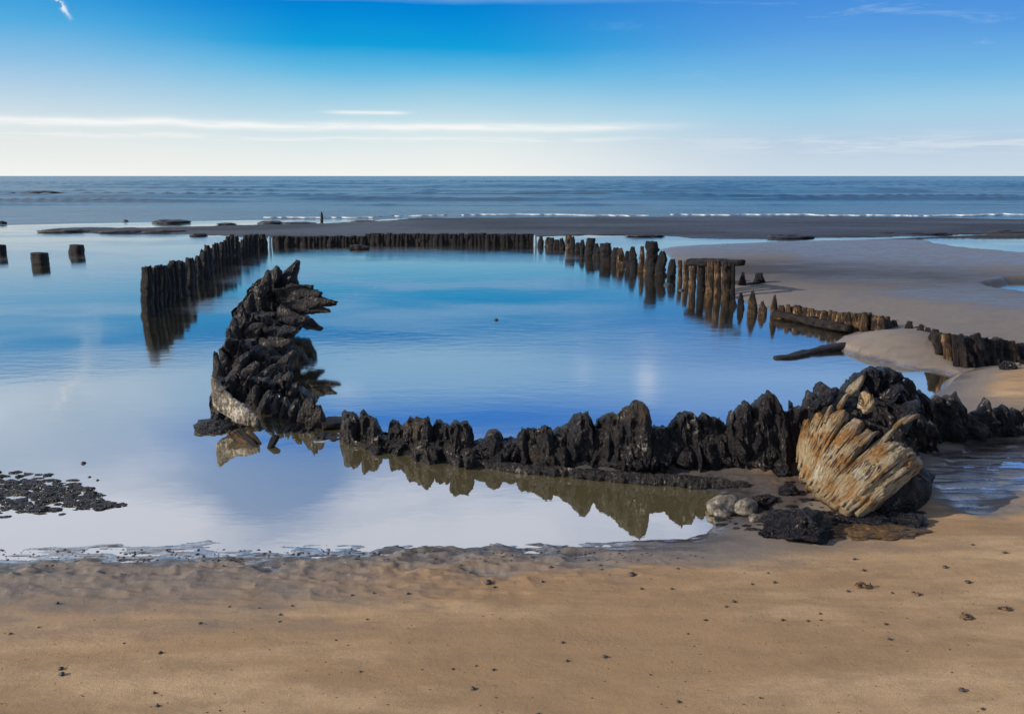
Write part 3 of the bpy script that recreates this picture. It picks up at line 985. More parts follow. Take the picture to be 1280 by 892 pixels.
# thick log lying at the water's edge
lg = [P(970, 391, ydist(970, 397)), P(1000, 399, ydist(1000, 403)), P(1030, 405, ydist(1030, 410)), P(1062, 411, ydist(1062, 417))]
o = timber('sunken_log', M_log, None, lg, [.04, .05, .055, .04], [.08, .09, .10, .08], 580, rough=.22, side=(0, 0, 1), nr=50)
tag(o, 'thick dark waterlogged log lying below the brown hull side', 'log', 'waterlogged logs at the basin edge')
lg = [at(970, 449, -.01), at(990, 447, -.005), at(1012, 441, .0), at(1050, 434, .02), at(1085, 430, .02)]  # flat solid laid where the water shows a brown reflection
o = timber('sunken_log', M_log, None, lg, [.06, .075, .08, .09, .1], [.035, .04, .05, .05], 581, rough=.18, side=(0, 1, 0), nr=60)
tag(o, 'long flat brown reflection, built solid, reaching out into the blue water', 'log', 'waterlogged logs at the basin edge')
# thin planks sticking out behind
for k, (a, b_, lab) in enumerate([((1120, 402), (1156, 404), 'thin dark plank sticking out over the sand behind the mound'), ((1146, 411), (1168, 409), 'short dark plank lying at the top of the mound')]):
    yd = ydist(a[0], a[1] + 6)
    p0, p1 = P(a[0], a[1], yd), P(b_[0], b_[1], yd + .1)
    o = timber('loose_plank', M_log, None, [p0, (p0 + p1) / 2, p1], [.02, .025, .02, .012], [.06, .06, .03], 585 + k, rough=.2, side=(0, 0, 1))
    tag(o, lab, 'plank')
for k, (px_, py_, wp, hp, lab) in enumerate([(1136, 406, 9, 9, 'stubby timber just right of the brown hull side'), (1158, 413, 9, 8, 'low stub between the peg and the grey stub'), (1150, 411, 8, 10, 'small dark peg of timber at the top of the sand mound'), (1167, 419, 12, 12, 'small grey stub of timber at the right shoulder of the mound')]):
    g = on_ground(px_, py_ + 4)
    r = wp / F * g[1] * .5
    o = timber('timber_stub', M_log, None, [g - np.array([0, 0, .05]), g + np.array([.01, 0, hp / F * g[1]])], [r, r * .9, r * .5], [r, r, r * .5], 590 + k, rough=.3)
    tag(o, lab, 'stub')

# hull fragment at far right
seg2 = thing('hull_fragment', 'dark brown hull side with hollow under it at the right edge', 'hull fragment', at(1230, 455), 'hull fragments along the right bank')
top_r = [(1170, 417), (1178, 417), (1195, 419), (1210, 418), (1224, 419), (1236, 423), (1246, 421), (1254, 423), (1262, 426), (1275, 427), (1290, 428), (1340, 432)]
bot_r = [(1170, 436), (1180, 446), (1190, 458), (1200, 470), (1215, 467), (1240, 460), (1262, 456), (1290, 450), (1340, 446)]
dr_ = [(1170, 10.6), (1200, ydist(1200, 466)), (1240, ydist(1240, 461)), (1290, ydist(1290, 452)), (1340, ydist(1340, 448))]
dr_[0] = (1170, dr_[1][1] + .55)
ridge('planking', M_log, seg2, [(a, b + 3) for a, b in top_r], bot_r, [(a, b + .14) for a, b in dr_], .10, 8.5, rough=.06, jag=3)
x = 1174
k = 0
while x < 1330:
    wp = R.uniform(8, 17)
    by = interp(bot_r, x) + 2
    ty = interp(top_r, x) + R.uniform(-3, 3)
    yd = float(interp(dr_, x)) + R.uniform(-.04, .06)
    b, tp = P(x + R.uniform(-1, 5), by, yd), P(x - 2, ty, yd + .06)
    hw = wp / F * yd * .45
    timber('rib', M_brown if k % 3 == 1 else M_log, seg2, [b, (b + tp) / 2, tp], [hw * .9, hw * .8, hw, hw * .8], [hw, hw, hw * .7], 600 + k, rough=.42, nr=24, rag=.08)
    x += wp * .8
    k += 1
for k, (px_, py_, wp, lab) in enumerate([(1258, 461, 17, 'black lump with a pale top below the right hull side'), (1271, 458, 9, 'small pale stone beside the black lump at the right edge'), (1277, 455, 10, 'brown lump at the very right edge below the hull side')]):
    g = on_ground(px_, py_)
    r = wp / F * g[1] * .5
    o = boulder('rock', [M_mussel, M_stone, M_log][k], None, g + np.array([0, 0, r * .4]), (r, r, r * .75), 620 + k, rough=.4)
    tag(o, lab, 'rock', 'rocks below the right hull side')

# ------------------------------------------------------------------ near wall of the wreck
wall = thing('wreck_wall', 'low black ragged hull wall curving between the pool and the bow block', 'hull wall', at(700, 575))
botw = [(396, 549), (430, 552), (470, 560), (520, 569), (560, 577), (600, 580), (700, 584), (800, 586), (900, 584), (960, 588), (1010, 590)]
dw = [(x_, ydist(x_, interp(botw, x_)) + float(np.interp(x_, [430, 735, 800, 1000], [.09, .10, -.03, .0]))) for x_ in range(390, 1016, 10)]
# lower strake running the whole length
topw = [(396, 543), (420, 546), (440, 546), (480, 544), (520, 546), (560, 549), (600, 552), (640, 550), (660, 548), (700, 541), (740, 534), (775, 530), (800, 526), (818, 536), (860, 532), (900, 538), (925, 526), (960, 514), (1010, 508)]
ridge('strake', M_dark, wall, topw, botw, dw, .17, 21.0, rough=.06, jag=2.0, step=1.6, nv=16)
ridge('sill_timber', M_dark, wall, [(440, 551), (520, 562), (600, 574), (680, 582), (760, 588), (840, 593), (900, 598), (935, 602)], [(440, 556), (520, 572), (600, 584), (680, 592), (760, 599), (840, 607), (900, 612), (935, 612)],
      [(440, ydist(440, 556)), (640, ydist(640, 588)), (800, ydist(800, 603)), (935, ydist(935, 612))], .045, 22.0, rough=.02, jag=1.5, step=1.6)
ribs_w = [
    ([(429, 520), (432, 514), (440, 513), (447, 517), (451, 530)], .0, .09),
    ([(450, 516), (452, 513), (460, 519), (470, 526), (477, 538)], -.02, .09),
    ([(485, 530), (490, 527), (498, 529), (507, 533)], .05, .08),
    ([(505, 532), (512, 522), (520, 520), (530, 522), (537, 526), (541, 535)], .02, .11),
    ([(540, 534), (545, 528), (558, 529), (564, 535)], .08, .10),
    ([(560, 534), (567, 528), (580, 527), (586, 535), (592, 547)], .0, .12),
    ([(604, 550), (610, 540), (617, 536), (624, 539), (630, 548)], .02, .10),
    ([(630, 549), (640, 546), (650, 548)], .08, .08),
    ([(646, 545), (650, 537), (662, 535), (672, 537), (676, 545)], .03, .11),
    ([(668, 540), (674, 534), (680, 530), (686, 534), (692, 541)], -.02, .12),
    ([(690, 542), (695, 535), (703, 534), (708, 541)], .08, .10),
    ([(700, 540), (708, 530), (716, 522), (726, 516), (735, 515), (739, 522), (744, 536)], .0, .14),
    ([(742, 537), (748, 526), (757, 520), (766, 517), (774, 518)], .03, .13),
    ([(764, 524), (776, 514), (788, 508), (797, 503), (806, 507), (811, 512), (813, 540)], -.03, .16),
    ([(812, 541), (820, 535), (828, 532), (838, 537)], .05, .11),
    ([(832, 540), (842, 526), (852, 518), (862, 516), (870, 519), (876, 524)], .0, .15),
    ([(868, 524), (878, 519), (887, 521), (897, 525), (902, 532), (907, 544)], .04, .14),
    ([(905, 540), (908, 525), (914, 514), (917, 519), (925, 508), (933, 502), (941, 510)], -.02, .15),
    ([(936, 512), (946, 504), (954, 494), (963, 489), (971, 494), (976, 510), (984, 518)], .02, .16),
    ([(978, 520), (984, 514), (992, 503), (994, 512), (1004, 514)], .08, .10),
    ([(996, 520), (1004, 508), (1014, 496), (1024, 502)], .02, .14),
]
for k, (tp_, od, th) in enumerate(ribs_w):
    a, b_ = tp_[0][0], tp_[-1][0]
    cx = (a + b_) / 2
    by = interp(botw, cx) - 6
    o = ridge('rib', M_dark, wall, tp_, [(a, by), (b_, by)], [(a, interp(dw, a) + od), (b_, interp(dw, b_) + od)], th, 30 + k * 1.7, rough=.05, jag=2.2, step=1.0, nv=18, pinch=.8)
# knobbly buttresses in front of the ribs
for k in range(16):
    px_ = 700 + k * 19 + R.uniform(-6, 6)
    py0 = interp(botw, px_) - R.uniform(0, 4)
    py1 = py0 - R.uniform(18, 40)
    yd = float(interp(dw, px_)) - .16
    p0, p1 = P(px_ - 4, py0, yd), P(px_ + 3, py1, yd + .12)
    hw = R.uniform(.035, .06)
    timber('brace', M_dark, wall, [p0, (p0 + p1) / 2, p1], [hw, hw, hw * .7, hw * .3], [hw, hw, hw * .3], 660 + k, rough=.45)

# ------------------------------------------------------------------ left horn of the wreck: ribs heaped up and curving back over the water
horn = thing('wreck_horn', 'tall black crusted horn of ribs curving up at the left of the basin', 'wreck stem', at(330, 530))


def D(py):
    """forward distance of the curved foot of the horn by height in the view"""
    return float(np.interp(py, [325, 360, 400, 440, 480, 520, 550], [11.4, 10.6, 9.7, 8.7, 7.9, 7.15, 6.6]))


# the planking that carries the ribs, in overlapping courses from the foot to the tip
spine = [([(268, 480), (285, 470), (300, 470), (330, 478), (360, 480), (395, 500), (412, 520)], [(268, 508), (300, 524), (335, 535), (370, 541), (412, 548)], 7.25),
         ([(270, 455), (285, 430), (300, 425), (330, 440), (345, 455), (352, 465)], [(270, 485), (300, 500), (330, 505), (352, 500)], 8.2),
         ([(284, 418), (293, 400), (310, 392), (335, 395), (352, 410), (360, 425)], [(284, 452), (310, 465), (335, 470), (360, 450)], 9.2),
         ([(292, 392), (305, 372), (320, 362), (345, 372), (370, 385), (386, 398)], [(292, 415), (320, 432), (345, 435), (370, 418), (386, 404)], 10.1),
         ([(308, 366), (322, 348), (335, 338), (352, 345), (372, 360), (390, 366)], [(308, 395), (335, 405), (360, 402), (390, 392)], 11.0)]
for k, (tp_, bt_, yd) in enumerate(spine):
    ridge('planking', M_dark, horn, tp_, bt_, [(tp_[0][0], yd), (tp_[-1][0], yd + .1)], .13, 51 + k * 3.3, rough=.09, jag=6, step=1.6, nv=16)
horn_ribs = [  # (foot px,py) -> (head px,py), width px
    ((350, 366), (373, 325), 13), ((358, 350), (374, 326), 7), ((340, 365), (346, 333), 14), ((330, 375), (336, 340), 11), ((366, 362), (368, 334), 9),
    ((345, 372), (402, 368), 15), ((350, 376), (421, 379), 13), ((352, 368), (392, 358), 12), ((356, 384), (413, 388), 11), ((350, 392), (402, 411), 13), ((372, 366), (398, 363), 7),
    ((346, 404), (384, 398), 14), ((336, 415), (368, 420), 12), ((330, 430), (366, 427), 12), ((322, 388), (326, 356), 12), ((312, 398), (314, 368), 11), ((305, 410), (304, 384), 11),
    ((297, 425), (293, 398), 11), ((330, 440), (350, 446), 13), ((340, 452), (366, 452), 10), ((290, 445), (286, 410), 10), ((285, 462), (275, 436), 10), ((280, 478), (270, 440), 9),
    ((350, 460), (368, 438), 8), ((345, 420), (372, 412), 10), ((328, 402), (345, 392), 12), ((315, 420), (330, 405), 12), ((302, 440), (318, 425), 12), ((296, 462), (312, 440), 12),
    ((285, 482), (300, 458), 11), ((306, 480), (322, 452), 13), ((322, 486), (338, 460), 12), ((340, 492), (352, 466), 12), ((300, 505), (306, 474), 12), ((315, 512), (322, 482), 12),
    ((330, 520), (338, 488), 13), ((345, 525), (350, 492), 12), ((358, 528), (356, 496), 11), ((352, 500), (364, 466), 15), ((362, 505), (374, 478), 12), ((370, 534), (373, 498), 12),
    ((382, 538), (386, 498), 13), ((392, 541), (391, 496), 13), ((402, 543), (398, 506), 13), ((362, 470), (358, 456), 6), ((310, 450), (322, 436), 10), ((334, 470), (350, 455), 10),
    ((318, 370), (330, 352), 9), ((345, 350), (352, 338), 9), ((378, 384), (400, 379), 9), ((388, 380), (415, 376), 7)]
for k, (a, b_, wp) in enumerate(horn_ribs):
    da, db = D(a[1]), D(a[1]) + R.uniform(-.22, .05)
    if a[1] > 485:
        db = D(a[1]) - .02
    da, db = da - .13, db - .13
    p0, p1 = P(a[0], a[1], da + .03), P(b_[0], b_[1], db)
    if a[1] > 530:
        p0[2] = min(p0[2], -.02)
    hw = wp / F * da * .66
    mid = (p0 + p1) / 2 + np.array([R.uniform(-.02, .02), -.05, R.uniform(-.01, .03)])
    timber('rib', M_dark if k % 4 else M_mussel, horn, [p0, mid, p1], [hw * 1.05, hw * 1.1, hw * .95, hw * .7, hw * .3], [hw * 1.0, hw, hw * .8, hw * .35], 700 + k, rough=.42, nr=24, side=(.8, 0, -.5) if abs(b_[0] - a[0]) < 20 else (0, .3, 1), rag=.08)
# crusted flank at the foot, sunlight on it put into the pale colour
ridge('sunlit_flank', M_pale, horn, [(265, 468), (270, 472), (278, 482), (292, 498), (308, 508), (322, 520)], [(265, 484), (270, 504), (284, 517), (300, 524), (322, 532)],
      [(265, 6.75), (285, 6.62), (300, 6.52), (322, 6.38)], .08, 81.0, rough=.02, jag=2, step=1.2)
ridge('foot_timber', M_dark, horn, [(264, 518), (275, 513), (290, 520), (310, 528), (330, 533), (365, 535), (400, 539)], [(264, 534), (280, 543), (300, 540), (330, 545), (365, 548), (400, 550)],
      [(264, 6.75), (300, 6.65), (400, 6.45)], .11, 83.0, rough=.05, jag=3, step=1.4)
# slats built in place of the wood strips reflected in the water
for k, (a, b_, wp) in enumerate([((292, 540), (315, 560), 8), ((300, 538), (326, 566), 8), ((310, 540), (330, 560), 7), ((345, 545), (334, 566), 9), ((285, 540), (305, 556), 6)]):
    p0, p1 = at(a[0], a[1], .06), at(b_[0], b_[1], -.03)
    hw = wp / F * 6.5 * .5
    timber('reflection_slat', M_log if k % 2 else M_brown, horn, [p0, (p0 + p1) / 2, p1], [hw, hw, hw * .5], [.02, .02, .012], 760 + k, rough=.3)
# flat dark timber behind the gap, seen past the last ribs
q0, q1 = at(402, 528, .03), at(432, 526, .03)
o = timber('floating_timber', M_log, None, [q0, q1], [.12, .13, .08], [.03, .03, .02], 770, rough=.25, side=(0, 1, 0))
tag(o, 'flat dark timber lying in the water behind the horn', 'timber')
for k, (px_, py_, r0, r1) in enumerate([(270, 533, .16, .10)]):
    c = at(px_, py_)
    o = boulder('rock', M_mussel, None, c, (r0, .2, .05), 775 + k, rough=.4)
    tag(o, 'flat mussel-covered rock at the water line left of the pale flank', 'rock')

# ------------------------------------------------------------------ the bow block on the right
bow = thing('wreck_bow', 'massive bleached bow block of slanting planks with black crusted crown', 'wreck bow', at(1075, 640))
# solid core
core_top = [(1004, 520), (1020, 508), (1040, 508), (1065, 520), (1090, 528), (1115, 535), (1135, 548), (1146, 565), (1150, 590)]
core_bot = [(1004, 590), (1020, 612), (1045, 630), (1070, 640), (1100, 645), (1130, 643), (1150, 622)]
ridge('core', M_dark, bow, core_top, core_bot, [(1004, 5.85), (1045, 5.60), (1080, 5.45), (1120, 5.30), (1150, 5.25)], .17, 90.5, rough=.05, jag=1, step=1.6, nv=20)


def strip(name, mat, par, a, b_, w0, w1, d0, d1, th, seed, bulge=.06, rough=.2, nr=90, na=30, **kw):
    """plank from a (lower left) to b (upper right), w in pixels across"""
    p0, p1 = P(a[0], a[1], d0), P(b_[0], b_[1], d1)
    ax = norm(p1 - p0)
    nrm = norm(np.array([-.45, -.80, .40]) - np.dot(np.array([-.45, -.80, .40]), ax) * ax)
    sd = np.cross(ax, nrm)
    mids = [p0 + (p1 - p0) * s + nrm * bulge * math.sin(math.pi * s) for s in np.linspace(0, 1, 7)]
    h0, h1 = w0 / F * d0 * .61, w1 / F * d1 * .61
    return timber(name, mat, par, mids, [h0 * .75, h0, (h0 + h1) / 2, h1, h1 * .75], [th * .7, th, th, th, th * .6], seed, rough=rough, side=sd, nr=nr, na=na, sq=3.2, stretch=.3, freq=10, **kw)


# (lower-left end, upper-right end, widths, distances, thickness)
hull_planks = [
    ((999, 578), (1014, 518), 9, 9, 5.32, 5.58, .05), ((1004, 588), (1030, 512), 15, 13, 5.20, 5.54, .06), ((1006, 602), (1052, 518), 17, 17, 5.08, 5.44, .07),
    ((1014, 612), (1071, 530), 18, 17, 4.98, 5.36, .07), ((1022, 620), (1086, 543), 15, 13, 4.86, 5.28, .06), ((1030, 620), (1112, 541), 5, 4, 4.84, 5.14, .025)]
for k, (a, b_, w0, w1, d0, d1, th) in enumerate(hull_planks):
    strip('hull_plank', M_bleach, bow, a, b_, w0, w1, d0, d1, th, 800 + k, bulge=.05, rough=.16, fib=.15)
low_planks = [((1031, 626), (1104, 568), 15, 13, 4.72, 5.10, .06), ((1040, 632), (1120, 562), 18, 17, 4.62, 5.02, .08), ((1053, 640), (1134, 570), 19, 17, 4.56, 4.96, .09), ((1066, 645), (1144, 584), 15, 15, 4.56, 4.92, .09)]
for k, (a, b_, w0, w1, d0, d1, th) in enumerate(low_planks):
    strip('hull_plank', M_bleach, bow, a, b_, w0, w1, d0, d1, th, 820 + k, bulge=.10, rough=.24, fib=.24)
# rounded butt at the lower right, shade put into its dark colour
c0, c1 = P(1088, 640, 4.72), P(1140, 598, 5.02)
timber('butt', M_dark, bow, [c0, (c0 + c1) / 2, c1], [.10, .15, .17, .13], [.12, .18, .18, .12], 840, rough=.22, nr=34, na=20)
# splinters standing proud between planks
for k, (a, b_) in enumerate([((1062, 592), (1092, 562)), ((1085, 565), (1108, 546)), ((1100, 556), (1122, 532)), ((1118, 534), (1138, 521)), ((1130, 528), (1148, 520)), ((1075, 556), (1098, 540)), ((1048, 510), (1060, 494)), ((1030, 528), (1040, 508))]):
    strip('splinter', M_bleach, bow, a, b_, 5, 3.5, 4.95, 5.08, .02, 850 + k, bulge=.02, rough=.3, nr=20, na=10)
# black crusted crown
crown_r = [([(1000, 522), (1008, 500), (1015, 489), (1022, 492), (1030, 488), (1034, 484), (1037, 497), (1048, 500)], [(1000, 560), (1048, 545)], 5.75, .16),
           ([(1034, 508), (1046, 496), (1060, 480), (1070, 470), (1080, 462), (1092, 458), (1100, 464)], [(1034, 545), (1100, 550)], 5.85, .22),
           ([(1086, 468), (1096, 461), (1106, 460), (1116, 466), (1121, 476), (1126, 500)], [(1086, 540), (1126, 545)], 5.9, .22),
           ([(1114, 492), (1122, 479), (1130, 476), (1139, 477), (1143, 488), (1146, 510)], [(1114, 548), (1146, 545)], 5.95, .18),
           ([(1130, 520), (1142, 494), (1150, 489), (1156, 495), (1160, 512)], [(1130, 548), (1160, 540)], 6.0, .14),
           ([(1070, 524), (1085, 508), (1100, 500), (1120, 506), (1135, 515), (1146, 524)], [(1070, 536), (1146, 552)], 5.62, .16),
           ([(1108, 520), (1125, 512), (1146, 512), (1158, 520), (1166, 532)], [(1108, 556), (1166, 556)], 5.6, .16)]
for k, (tp_, bt_, yd, th) in enumerate(crown_r):
    ridge('crown_timber', M_mussel if k in (1, 2) else M_dark, bow, tp_, bt_, [(tp_[0][0], yd), (tp_[-1][0], yd)], th, 101 + k * 2.9, rough=.08, jag=3.5, step=1.1, nv=20, pinch=.8)
for k in range(34):
    px_ = R.uniform(1022, 1140)
    lo_ = np.interp(px_, [1022, 1050, 1080, 1110, 1140], [512, 522, 545, 545, 530])
    hi_ = np.interp(px_, [1022, 1050, 1080, 1110, 1140], [498, 490, 470, 470, 492])
    py_ = R.uniform(hi_, lo_)
    yd = 5.38 + (lo_ - py_) * .006
    ln = R.uniform(10, 22)
    p0, p1 = P(px_ - ln * .45, py_ + ln * .5, yd), P(px_ + ln * .45, py_ - ln * .5, yd + .08)
    hw = R.uniform(.022, .05)
    m_ = M_bleach if k in (5, 17) else (M_mussel if k % 3 else M_dark)
    timber('crust_knob', m_, bow, [p0, (p0 + p1) / 2, p1], [hw * .6, hw, hw * .8, hw * .4], [hw * .6, hw, hw * .8, hw * .4], 870 + k, rough=.5, nr=14, na=12)
q = P(1082, 502, 5.30)
boulder('orange_knot', M_bleach, bow, q, (.045, .05, .06), 931, rough=.4)

# ridge of timbers running right from the bow
rw_ = thing('wreck_wall', 'low black toothed hull wall running right from the bow block', 'hull wall', at(1220, 530))
botr = [(1140, 548), (1180, 545), (1220, 540), (1260, 536), (1300, 534), (1380, 530)]
topr = [(1140, 515), (1170, 512), (1200, 516), (1230, 522), (1260, 525), (1300, 526), (1380, 524)]
dr2 = [(x_, ydist(x_, interp(botr, x_)) - .16) for x_ in range(1136, 1390, 12)]
ridge('strake', M_dark, rw_, topr, botr, dr2, .17, 131.0, rough=.06, jag=2, step=1.6, nv=16)
for k, (tp_, od) in enumerate([([(1158, 512), (1163, 500), (1172, 494), (1180, 497), (1185, 508)], .05), ([(1178, 508), (1184, 496), (1190, 497), (1197, 489), (1202, 505), (1206, 516)], .0),
                               ([(1216, 516), (1223, 512), (1232, 499), (1236, 508), (1240, 520)], .02), ([(1243, 520), (1249, 509), (1254, 505), (1260, 510), (1263, 520)], .0),
                               ([(1262, 520), (1268, 510), (1273, 514), (1276, 518)], .05), ([(1274, 518), (1283, 508), (1292, 512), (1300, 520)], .0), ([(1310, 518), (1322, 508), (1330, 520)], .0),
                               ([(1340, 518), (1352, 506), (1362, 520)], .0)]):
    a, b_ = tp_[0][0], tp_[-1][0]
    ridge('rib', M_dark, rw_, tp_, [(a, 535), (b_, 535)], [(a, interp(dr2, a) + od), (b_, interp(dr2, b_) + od)], .11, 141 + k * 2.1, rough=.045, jag=1.8, step=1.0, nv=16, pinch=.8)

# ------------------------------------------------------------------ rocks and rubble round the bow
rocks = [(905, 628, 46, 26, M_stone, 'pale wet angular stone at the right end of the brown pool'), (932, 632, 34, 24, M_stone, 'greyish wet stone beside the pale angular one'),
         (902, 640, 24, 12, M_stone, 'small wet stone in front of the pale angular one'), (946, 646, 22, 12, M_stone, 'low pale stone just left of the black mussel clump'),
         (955, 624, 30, 14, M_mussel, 'low dark rock right of the grey wet stone'), (985, 612, 24, 12, M_mussel, 'small black rock in the mud left of the bow block'),
         (1000, 655, 84, 38, M_mussel, 'large black mussel-covered rock lying left of the bow foot'), (968, 662, 34, 18, M_mussel, 'black lump at the left end of the mussel rock'),
         (1048, 650, 50, 14, M_mussel, 'flat black rock between mussel rock and bow'), (1090, 650, 60, 14, M_mussel, 'flat black rock under the bow planks'), (1130, 648, 50, 14, M_mussel, 'flat black rock under the right end of the bow'),
         (1020, 584, 16, 10, M_mussel, 'small black knob beside the lower left of the planks'), (978, 588, 22, 14, M_mussel, 'black stub against the end of the near wall')]
for k, (px_, py_, wp, hp, mt, lab) in enumerate(rocks):
    g = on_ground(px_, py_ + hp * .35)
    rx = wp / F * g[1] * .5
    rz = hp / F * g[1] * .5
    o = boulder('rock', mt, None, g + np.array([0, 0, rz * .45]), (rx, rx * .7, rz * 1.1), 950 + k * 3.3, rough=.42 if mt is M_mussel else .17, n=26, m=36, f=2.0 if mt is M_mussel else 1.1)
    tag(o, lab, 'rock', 'rocks round the foot of the bow')
rng = np.random.RandomState(5)
for nm, lab, area, n_, mt, szr in [('rubble', 'small dark rubble and weed strewn round the foot of the bow block', ((890, 1160), (600, 664)), 260, M_mussel, (.004, .018)),
                                   ('gravel', 'patch of dark stones and weed in shallow water at the left edge', ((-60, 150), (588, 648)), 900, M_mussel, (.007, .026))]:
    VV, FF, off = [], [], 0
    for k in range(n_):
        px_ = rng.uniform(*area[0])
        py_ = rng.uniform(*area[1])
        if nm == 'gravel':
            if not (588 + .0 * px_ < py_ < 648):
                continue
            mid_ = np.interp(px_, [-60, 0, 60, 110, 150], [618, 618, 618, 624, 634])
            half = np.interp(px_, [-60, 0, 60, 110, 150], [31, 30, 25, 15, 3])
            if abs(py_ - mid_) > half * rng.uniform(.45, 1.12):
                continue
            c = at(px_, py_, -.006)
        else:
            if py_ < np.interp(px_, [890, 980, 1150], [640, 600, 640]):
                continue
            c = on_ground(px_, py_)
        s = rng.uniform(*szr) * (1.0 if nm == 'rubble' else rng.uniform(.7, 1.3))
        V, Fq = boulder_arrays(c + np.array([0, 0, s * .1]), (s * rng.uniform(1.1, 2.9), s, s * rng.uniform(.4, .7)), k * 1.7, rough=.45, n=7, m=9)
        VV.append(V)
        FF.append(Fq[:, ::-1] + off)
        off += len(V)
    o = mesh_obj(nm, np.vstack(VV), [tuple(f) for f in np.vstack(FF)], mt)
    tag(o, lab, kind='stuff')

# brown sand-caked weed heaped in front of the bow foot
g = on_ground(1085, 664)
o = boulder('weed_mound', M_weed, None, g, (.29, .11, .032), 977, rough=.25, n=30, m=60, f=5.0)
tag(o, 'low rusty brown mound of weed in front of the bow foot', 'weed mound')
# broken line of surf along the outer edge of the sandbar
VV, FF, off = [], [], 0
for (x0_, x1_, yp, wd, den) in [(330, 530, 272.3, .22, 1.0), (520, 1700, 269.9, .20, 1.15)]:
    xs_ = np.arange(x0_, x1_, 3.0)
    nn = fbm(xs_ * .02, xs_ * 0 + yp, 0, 4)
    yc = np.array([ydist(q_, yp) for q_ in xs_]) + nn * 1.8 + .5 * fbm(xs_ * .15, xs_ * 0 + yp, 2, 3)
    hw_ = np.clip(wd * (1.3 * fbm(xs_ * .016, xs_ * 0 + yp, 5, 5, .6) + den - .5), 0, None) * 1.1
    px3 = (xs_ - 640) / F * yc / float(ray(640, yp)[1])
    zz = .09
    ring = [np.stack([px3, yc - hw_, 0 * yc + zz - .06], -1), np.stack([px3, yc - hw_ * .5, 0 * yc + zz], -1), np.stack([px3, yc + hw_ * .5, 0 * yc + zz], -1), np.stack([px3, yc + hw_, 0 * yc + zz - .06], -1)]
    V = np.stack(ring, 1)
    keep = hw_ > .01
    fq = grid_faces(len(xs_), 4)
    fq = fq[(keep[fq[:, 0] // 4]) | (keep[fq[:, 2] // 4])]
    VV.append(V.reshape(-1, 3))
    FF.append(fq + off)
    off += len(xs_) * 4
o = mesh_obj('surf_foam', np.vstack(VV), [tuple(f) for f in np.vstack(FF)], M_foam)
tag(o, 'broken white lines of surf foam off the sandbar', kind='stuff')

# three specks and one in the basin
for k, (px_, py_, wp, lab) in enumerate([(104, 579, 7, 'small dark stone poking out of the pool above the gravel patch'), (112, 596, 4, 'tiny dark stone nearer the gravel patch'), (122, 600, 4, 'tiny dark stone right of the gravel patch'),
                                         (620, 400, 6, 'tiny dark speck of rock alone in the middle of the basin'), (157, 277, 7, 'small dark rock alone in the shallows at far left')]):
    c = at(px_, py_)
    r = wp / F * c[1] * .5
    o = boulder('stone', M_pebble, None, c, (r, r, r * .7), 985 + k, n=10, m=12)
    tag(o, lab, 'stone', 'lone stones in the water')

# ------------------------------------------------------------------ square blocks, rocks and reefs out in the shallows
for k, (px_, ty, by, wp, lab) in enumerate([(49, 316, 330, 17, 'dark square stump in the shallows, nearest of three at left'), (95, 306, 318, 15, 'dark square stump in the shallows, right one of three at left'),
                                            (0, 306, 319, 12, 'dark square stump cut by the left edge of the photo')]):
    yd = ydist(px_, by)
    b, tp = P(px_, by, yd), P(px_, ty, yd)
    b[2] = -.2
    hw = wp / F * yd * .5
    o = timber('square_stump', M_post, None, [b, tp], [hw, hw, hw * 1.02, hw * .9], [hw * .9] * 3, 1000 + k, rough=.12, sq=6, nr=16, na=16)
    tag(o, lab, 'stump', 'square stumps in the left shallows')
yd = ydist(449, 312)
p0, p1 = P(438, 309.5, yd), P(461, 309.5, yd)
o = timber('floating_timber', M_log, None, [p0 * [1, 1, 0] + [0, 0, .04], p1 * [1, 1, 0] + [0, 0, .05]], [.07, .10, .09, .05], [.12, .14, .1], 1010, rough=.25, side=(0, 0, 1))
tag(o, 'small dark timber afloat in the basin before the far wall', 'timber')
post(402, 265, 277, 3.2, M_post, 1011, 'thin dark stake standing alone in the surf beyond the sandbar', None, name='stake')
reefs = [(79, 286.5, 58, 6, 'long flat black rock at the left tip of the sandbar'), (150, 288, 52, 5, 'low black rock ledge second from the sandbar tip'), (200, 287, 60, 6, 'black rock ledge on the sandbar above the left row'),
         (248, 292, 20, 4, 'short black rock at the water edge of the sandbar'), (213, 275.5, 44, 6, 'dark flat-topped rock in the surf left of centre'), (338, 277, 30, 6, 'dark rock in the surf above the far left corner'),
         (372, 278, 46, 4, 'low dark rock joined to the surf line right of the far corner'), (283, 279, 22, 3, 'small low rock between the two surf rocks'), (3, 277, 9, 5, 'small dark rock at left edge by the surf'),
         (52, 239.5, 46, 5, 'black rock far out in the sea at left'), (14, 241, 12, 3, 'tiny black rock far out beside the larger sea rock'), (455, 276, 30, 3.5, 'flat dark rock where the sandbar meets the surf'),
         (805, 293, 44, 4, 'dark weed-covered ledge on the sandbar right of the far corner'), (985, 294, 60, 5, 'long black ledge on the sandbar at right centre'), (1000, 290, 30, 3, 'thin black ledge above the long one'),
         (1105, 290, 22, 4, 'small black ledge on the right sandbar'), (1160, 291, 60, 3, 'thin dark ledge on the sandbar toward the right'), (1262, 288, 60, 5, 'dark ledge at the right end of the sandbar'),
         (905, 291, 30, 3, 'small dark ledge left of the long right-centre one'), (700, 287, 60, 2.5, 'faint thin ledge behind the far right corner')]
for k, (px_, py_, wp, hp, lab) in enumerate(reefs):
    c = at(px_, py_ + hp * .4, .03)
    rx = wp / F * c[1] * .5
    rz = hp / F * c[1] * .55
    o = boulder('reef_rock', M_reef, None, c, (rx, min(rx, rz * 5), rz), 1030 + k * 2.3, rough=.25, n=14, m=28, f=2.5)
    tag(o, lab, 'rock', 'dark reef rocks beyond the basin')

